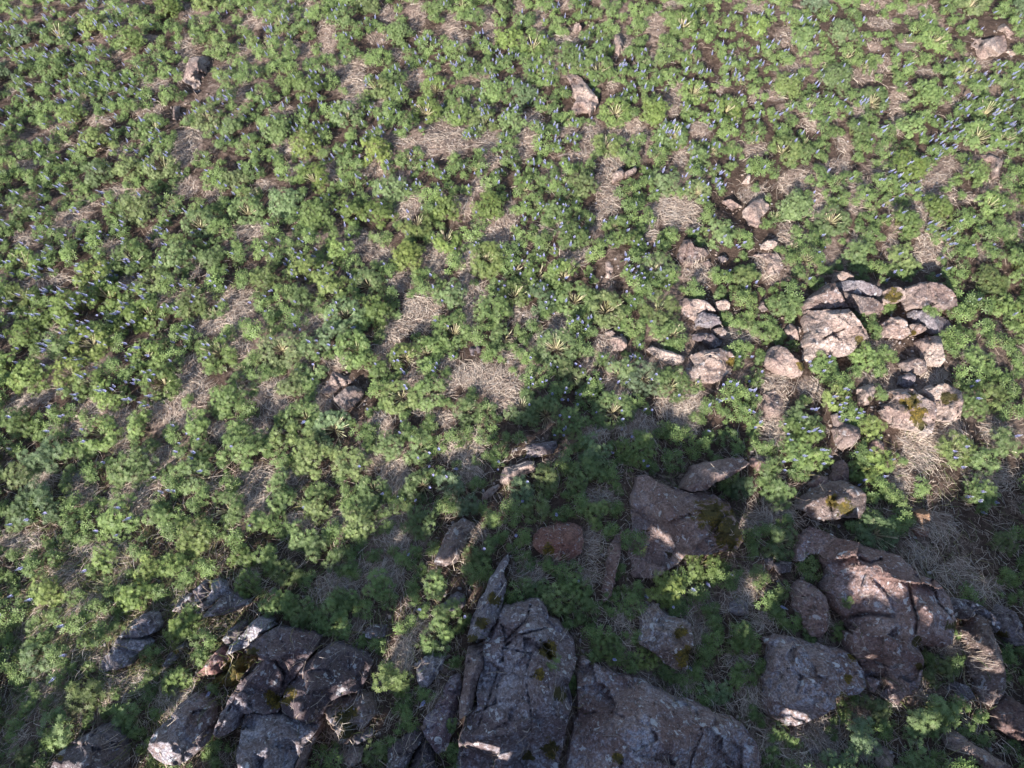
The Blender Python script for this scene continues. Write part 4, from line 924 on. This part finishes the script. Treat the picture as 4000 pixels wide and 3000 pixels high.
ROCK_OBJ = [(o, ROCK_POLYS[i]) for i, o in enumerate([o for o in COL.objects if o.get('category') in ('rock', 'boulder')])]
SHORT = {}
labs = [o['label'] for o, _ in ROCK_OBJ]
for o, _ in ROCK_OBJ:
    ws = o['label'].split()
    for n_ in range(4, 12):
        sname = ' '.join(ws[:n_])
        if sum(l.startswith(sname) for l in labs) == 1 and ws[min(n_, len(ws)) - 1] not in ('with', 'a', 'the', 'of', 'and', 'in', 'its', 'on', 'at', 'an', 'to', 'under', 'beside', 'between', 'against', 'from', 'by', 'below', 'above', 'behind', 'along', 'over', 'two', 'foot', 'upper', 'lower', 'pale', 'tan', 'blue', 'bright', 'small', 'grey', 'brown', 'dark', 'white', 'short', 'black', 'large', 'round', 'ochre', 'orange', 'low'): break
    SHORT[o.name] = sname
def near_rock(q):
    best = None
    p = np.array([[q['px'], q['py']]])
    for o, poly in ROCK_OBJ:
        lo, hi = poly.min(0) - 420, poly.max(0) + 420
        if lo[0] < q['px'] < hi[0] and lo[1] < q['py'] < hi[1]:
            d = 0 if inside(p, poly)[0] else min(seg_dist(p, poly[i], poly[(i + 1) % len(poly)])[0] for i in range(len(poly)))
            if d < 420 and (best is None or d < best[0]): best = (d, o, poly)
    if best is None: return None
    if best[0] < q['r'] * 0.85: return SHORT[best[1].name], True, ''
    dy = best[2].mean(0)[1] - q['py']; dx = abs(best[2].mean(0)[0] - q['px'])
    side = 'across from' if abs(dy) < dx * 0.6 else ('downhill of' if dy > 0 else 'uphill of')
    step = '' if best[0] < 170 else ('a little way ' if best[0] < 290 else 'well ')
    return SHORT[best[1].name], False, step + side

def place_flowers(q, nfl):
    s = q['R'] / LEAF_A; out = []
    for k in range(nfl):
        a = rng.uniform(0, 6.28); d = LEAF_A * math.sqrt(rng.uniform(0.05, 0.95))
        zz = 0.42 * (1 - 0.55 * (d / LEAF_A) ** 2)
        tilt = rng.normal(0, 0.13, 2)
        out.append((d * math.cos(a), d * math.sin(a), zz, tilt[0], tilt[1], int(rng.integers(0, 5)), rng.uniform(0.85, 1.15)))
    return out

for q in solo:
    s = q['R'] / LEAF_A
    hs = min(1.15, max(0.75, s ** 0.5))
    nfl = n_flowers(q)
    rk = near_rock(q)
    lush = 'flowering' if nfl >= 4 else ('sparsely flowering' if nfl else 'flowerless')
    szw = 'wide' if q['R'] > 0.32 else ('middling' if q['R'] > 0.24 else 'small')
    top = 'with pale stalk fan' if q['op'] else 'with closed top'
    tc_ = tint_for(q)
    hue = 'yellow-green' if tc_[0] / tc_[1] > 1.15 else ('bluish-green' if tc_[2] / tc_[1] > 1.15 else ('bright green' if tc_[1] > 1 else 'deep green'))
    if rk is not None:
        lab = f"{lush} {hue} lupine against the {rk[0]}" if rk[1] else f"{szw} {lush} lupine {rk[2]} the {rk[0]}"
    else:
        lab = f"{szw} {lush} {hue} lupine clump {top} in the field away from stones"
    lab = ' '.join(lab.split()[:16])
    root = bpy.data.objects.new('lupine', None); COL.objects.link(root)
    root.empty_display_size = 0.1
    root.location = (q['x'], q['y'], q['z'])
    root.rotation_euler = (0, 0, random.uniform(0, 6.28))
    root['label'] = lab; root['category'] = 'lupine'; root['group'] = 'lupine clumps on the slope'
    sc_ = size_class(q['R']); s1 = q['R'] / SIZES[sc_]
    me = random.choice(VAR_ME[(q['op'], sc_)])
    fo = link('foliage', me, root, kind='stuff'); fo.scale = (s1, s1, s1 * random.uniform(0.85, 1.15))
    hz = fo.scale[2] * (SIZES[sc_] / 0.33) ** 0.5
    fo.color = tc_
    if q['op']:
        fa = link('stalk_fan', random.choice(FAN_ME), root); k = max(0.55, min(1.05, s)) * random.uniform(0.75, 1.1); fa.scale = (k, k, k)
    for (fx, fy, fz, ta, tb, kind, fs) in place_flowers(q, nfl):
        f = link('flower_spike', SPK_ME[kind], root, loc=(fx * s, fy * s, fz * hz)); f.rotation_euler = (ta, tb, 0); f.scale = (fs,) * 3

# the many further clumps, as one mass
def xf(v, s, sz, rz, loc):
    c, si = math.cos(rz), math.sin(rz)
    return np.stack([(v[:, 0] * c - v[:, 1] * si) * s + loc[0], (v[:, 0] * si + v[:, 1] * c) * s + loc[1], v[:, 2] * sz + loc[2]], -1)
LV, LF, LA, ln = [], [], [], 0
SV, SF, SA, sn = [], [], [], 0
TV, TF, TA, tn = [], [], [], 0
for q in rest:
    s = q['R'] / LEAF_A; hs = s * min(1.15, max(0.75, s ** 0.5)) if s >= .6 else s ** .5 * .75
    rz = random.uniform(0, 6.28); loc = (q['x'], q['y'], q['z'])
    sc_ = min(2, size_class(q['R'])); s1 = q['R'] / SIZES[sc_]; h1 = s1 * random.uniform(0.85, 1.15); hs = h1 * (SIZES[sc_] / 0.33) ** 0.5
    v, f, a = random.choice((LOW if -120 < q['px'] < 4120 and -120 < q['py'] < 3120 else OUT)[(q['op'], sc_)])
    tv = tint_for(q); a = a.copy(); a[:, 0] = np.clip(a[:, 0] + (tv[1] - 1) * 0.9, 0, 1); a[:, 2] = np.clip(a[:, 2] + max(0, tv[0] / tv[1] - 1.05) * 0.8, 0, 1)
    LV.append(xf(v, s1, h1, rz, loc)); LF.append(f + ln); LA.append(a); ln += len(v)
    if q['op']:
        v, f, a = random.choice(FAN); k = max(0.55, min(1.05, s)) * random.uniform(0.6, 0.9)
        TV.append(xf(v, k, k, rz, loc)); TF.append(f + tn); TA.append(a); tn += len(v)
    for (fx, fy, fz, ta, tb, kind, fs) in place_flowers(q, n_flowers(q)):
        v, f, a = SPK[kind]
        v = v * fs; v = np.stack([v[:, 0] + v[:, 2] * ta, v[:, 1] + v[:, 2] * tb, v[:, 2]], -1)
        SV.append(v + np.array([q['x'] + fx * s, q['y'] + fy * s, q['z'] + fz * hs])); SF.append(f + sn); SA.append(a); sn += len(v)
field = link('lupine_field', mesh_np('lupine_field', np.concatenate(LV), np.concatenate(LF), [M_LEAF], attrs={'leaf': np.concatenate(LA)}),
             kind='stuff', label='dense green lupines covering the upper slope', category='lupines')
link('flower_spikes', mesh_np('flower_spikes', np.concatenate(SV), np.concatenate(SF), [M_FLOWER], attrs={'tone': np.concatenate(SA)}), field, kind='stuff')
link('stalk_fans', mesh_np('stalk_fans', np.concatenate(TV), np.concatenate(TF), [M_STALK], attrs={'tone': np.concatenate(TA)}), field, kind='stuff')

# ------------------------------------------------------------------ dead stalks and dry grass lying on the ground
def ribbons(cx, cy, ang, L, W, bend, lift, tone, segs=3):
    n = len(cx); u = np.linspace(-0.5, 0.5, segs + 1)
    a = ang[:, None] + bend[:, None] * u[None]
    st = (L / segs)[:, None]
    x = np.cumsum(np.cos(a) * st, 1) - np.cos(ang)[:, None] * (L * 0.5)[:, None] + cx[:, None]
    y = np.cumsum(np.sin(a) * st, 1) - np.sin(ang)[:, None] * (L * 0.5)[:, None] + cy[:, None]
    z = np.array([[surf(xx, yy, 4.0)[0] for xx, yy in zip(rx, ry)] for rx, ry in zip(x, y)])
    z0 = np.median(z, 1)[:, None]
    z = np.clip(z, z0 - 0.10, z0 + 0.10)
    z = z + 0.008 + lift[:, None] * (1 - (2 * u[None]) ** 2 * 0.7)
    px_, py_ = -np.sin(a), np.cos(a)
    roll = rng.uniform(-0.9, 0.9, n)[:, None]
    hw = (W * 0.5)[:, None]
    ox, oy, oz = px_ * hw * np.cos(roll), py_ * hw * np.cos(roll), hw * np.sin(roll)
    V = np.stack([np.stack([x - ox, y - oy, z - oz], -1), np.stack([x + ox, y + oy, z + oz], -1)], 2)   # n, seg+1, 2, 3
    idx = np.arange(n * (segs + 1) * 2).reshape(n, segs + 1, 2)
    Fq = np.stack([idx[:, :-1, 0], idx[:, :-1, 1], idx[:, 1:, 1], idx[:, 1:, 0]], -1).reshape(-1, 4)
    T = np.repeat(np.concatenate([tone, np.ones((n, 1))], 1), (segs + 1) * 2, 0)
    return V.reshape(-1, 3), Fq, T

n1, n2 = 52000, 44000
bw = BARE[:, 2] * BARE[:, 3]; bi = rng.choice(len(BARE), n1, p=bw / bw.sum())
th = rng.uniform(0, 6.28, n1); rr = np.sqrt(rng.uniform(0, 1, n1)) * 1.25
sx = np.concatenate([BARE[bi, 0] + np.cos(th) * rr * BARE[bi, 2], rng.uniform(-700, 4700, n2 - 16000), rng.uniform(0, 4000, 16000)])
sy = np.concatenate([BARE[bi, 1] + np.sin(th) * rr * BARE[bi, 3], rng.uniform(-350, 3500, n2 - 16000), rng.uniform(1750, 3020, 16000)])
w, _ = world_at(sx, sy)
X, Y = w[:, 0], w[:, 1]
keep = np.array([(not surf(a, b, 4.0)[1]) or random.random() < 0.05 for a, b in zip(X, Y)])
X, Y = X[keep], Y[keep]
n = len(X)
ang = fbm(X * 0.9, Y * 0.9, seed=81, octv=2) * 3.2 + rng.normal(0, 0.8, n)
L = 0.05 + 0.24 * rng.uniform(0, 1, n) ** 1.8; W = rng.uniform(0.002, 0.0055, n)
lift = np.abs(rng.normal(0, 0.035, n)) + rng.uniform(0, 0.03, n)
pal = np.array([(0.45, 0.37, 0.30), (0.36, 0.28, 0.225), (0.53, 0.45, 0.37), (0.28, 0.205, 0.16), (0.36, 0.32, 0.29), (0.20, 0.145, 0.11)])
tone = pal[rng.choice(6, n, p=(.26, .22, .16, .16, .12, .08))] * rng.uniform(0.7, 1.18, (n, 1))
sv, sf, sa = ribbons(X, Y, ang, L, W, rng.normal(0, 1.1, n), lift, tone, 2)
link('dry_straw', mesh_np('dry_straw', sv, sf, [M_STRAW], attrs={'tone': sa}), kind='stuff', label='pale dead stalks and straw matted on bare ground', category='straw')

# thin green grass at the foot of the slope and in the rock joints
n = 9000
sx = np.concatenate([rng.normal(500, 420, 4500), rng.uniform(0, 4000, 4500)]); sy = np.concatenate([rng.normal(2420, 260, 4500), rng.uniform(1700, 3050, 4500)])
w, _ = world_at(sx, sy); X, Y = w[:, 0], w[:, 1]
ang = fbm(X * 1.1, Y * 1.1, seed=91, octv=2) * 3.2 + rng.normal(0, 0.7, n)
pal = np.array([(0.10, 0.115, 0.04), (0.07, 0.10, 0.03), (0.20, 0.18, 0.08), (0.055, 0.075, 0.025)])
tone = pal[rng.choice(4, n)] * rng.uniform(0.8, 1.2, (n, 1))
keep = np.array([not surf(a, b, 4.0)[1] for a, b in zip(X, Y)])
sv, sf, sa = ribbons(X[keep], Y[keep], ang[keep], rng.uniform(0.10, 0.28, n)[keep], rng.uniform(0.003, 0.006, n)[keep], rng.normal(0, 0.9, n)[keep], np.abs(rng.normal(0.04, 0.04, n))[keep], tone[keep])
link('grass', mesh_np('grass', sv, sf, [M_STRAW], attrs={'tone': sa}), kind='stuff', label='thin olive grass between lupines and stones', category='grass')

# crumbs of broken stone in the soil and round the boulders
def pebble(seed):
    r = np.random.default_rng(seed)
    t = (1 + 5 ** 0.5) / 2
    v = np.array([(-1, t, 0), (1, t, 0), (-1, -t, 0), (1, -t, 0), (0, -1, t), (0, 1, t), (0, -1, -t), (0, 1, -t), (t, 0, -1), (t, 0, 1), (-t, 0, -1), (-t, 0, 1)]) / 1.9
    f = np.array([(0, 11, 5), (0, 5, 1), (0, 1, 7), (0, 7, 10), (0, 10, 11), (1, 5, 9), (5, 11, 4), (11, 10, 2), (10, 7, 6), (7, 1, 8), (3, 9, 4), (3, 4, 2), (3, 2, 6), (3, 6, 8), (3, 8, 9), (4, 9, 5), (2, 4, 11), (6, 2, 10), (8, 6, 7), (9, 8, 1)])
    return v * r.uniform(0.7, 1.3, (12, 1)) * np.array([1.2, 0.9, 0.6]), f
PEB = [pebble(800 + k) for k in range(8)]
PV, PF, PA, pn = [], [], [], 0
spots = []
for poly in ROCK_POLYS:
    m = int(4 + np.ptp(poly, axis=0).sum() / 20)
    for k in range(m):
        i = random.randrange(len(poly)); t = random.random(); c = poly[i] * t + poly[(i + 1) % len(poly)] * (1 - t)
        spots.append((c[0] + random.gauss(0, 24), c[1] + random.gauss(0, 24), random.uniform(0.010, 0.032)))
for k in range(2600):
    b = BARE[rng.choice(len(BARE), p=bw / bw.sum())]; a = random.uniform(0, 6.28); d = math.sqrt(random.random()) * 1.1
    spots.append((b[0] + math.cos(a) * d * b[2], b[1] + math.sin(a) * d * b[3], random.uniform(0.006, 0.030)))
for (x, y, r_) in spots:
    w, _ = world_at(x, y); z, onr = surf(w[0], w[1], 4.0)
    if onr and random.random() < 0.85: continue
    v, f = random.choice(PEB)
    v = xf(v * r_, 1, 1, random.uniform(0, 6.28), (w[0], w[1], z + r_ * 0.15))
    PV.append(v); PF.append(f + pn); pn += 12
    c = np.array(random.choice([(0.32, 0.25, 0.21), (0.24, 0.19, 0.17), (0.28, 0.25, 0.25), (0.19, 0.14, 0.12)])) * random.uniform(0.5, 0.9)
    PA.append(np.tile(np.append(c, 1), (12, 1)))
link('rubble', mesh_np('rubble', np.concatenate(PV), np.concatenate(PF), [M_STRAW], attrs={'tone': np.concatenate(PA)}), kind='stuff', label='small brown stone crumbs strewn over bare soil', category='gravel')
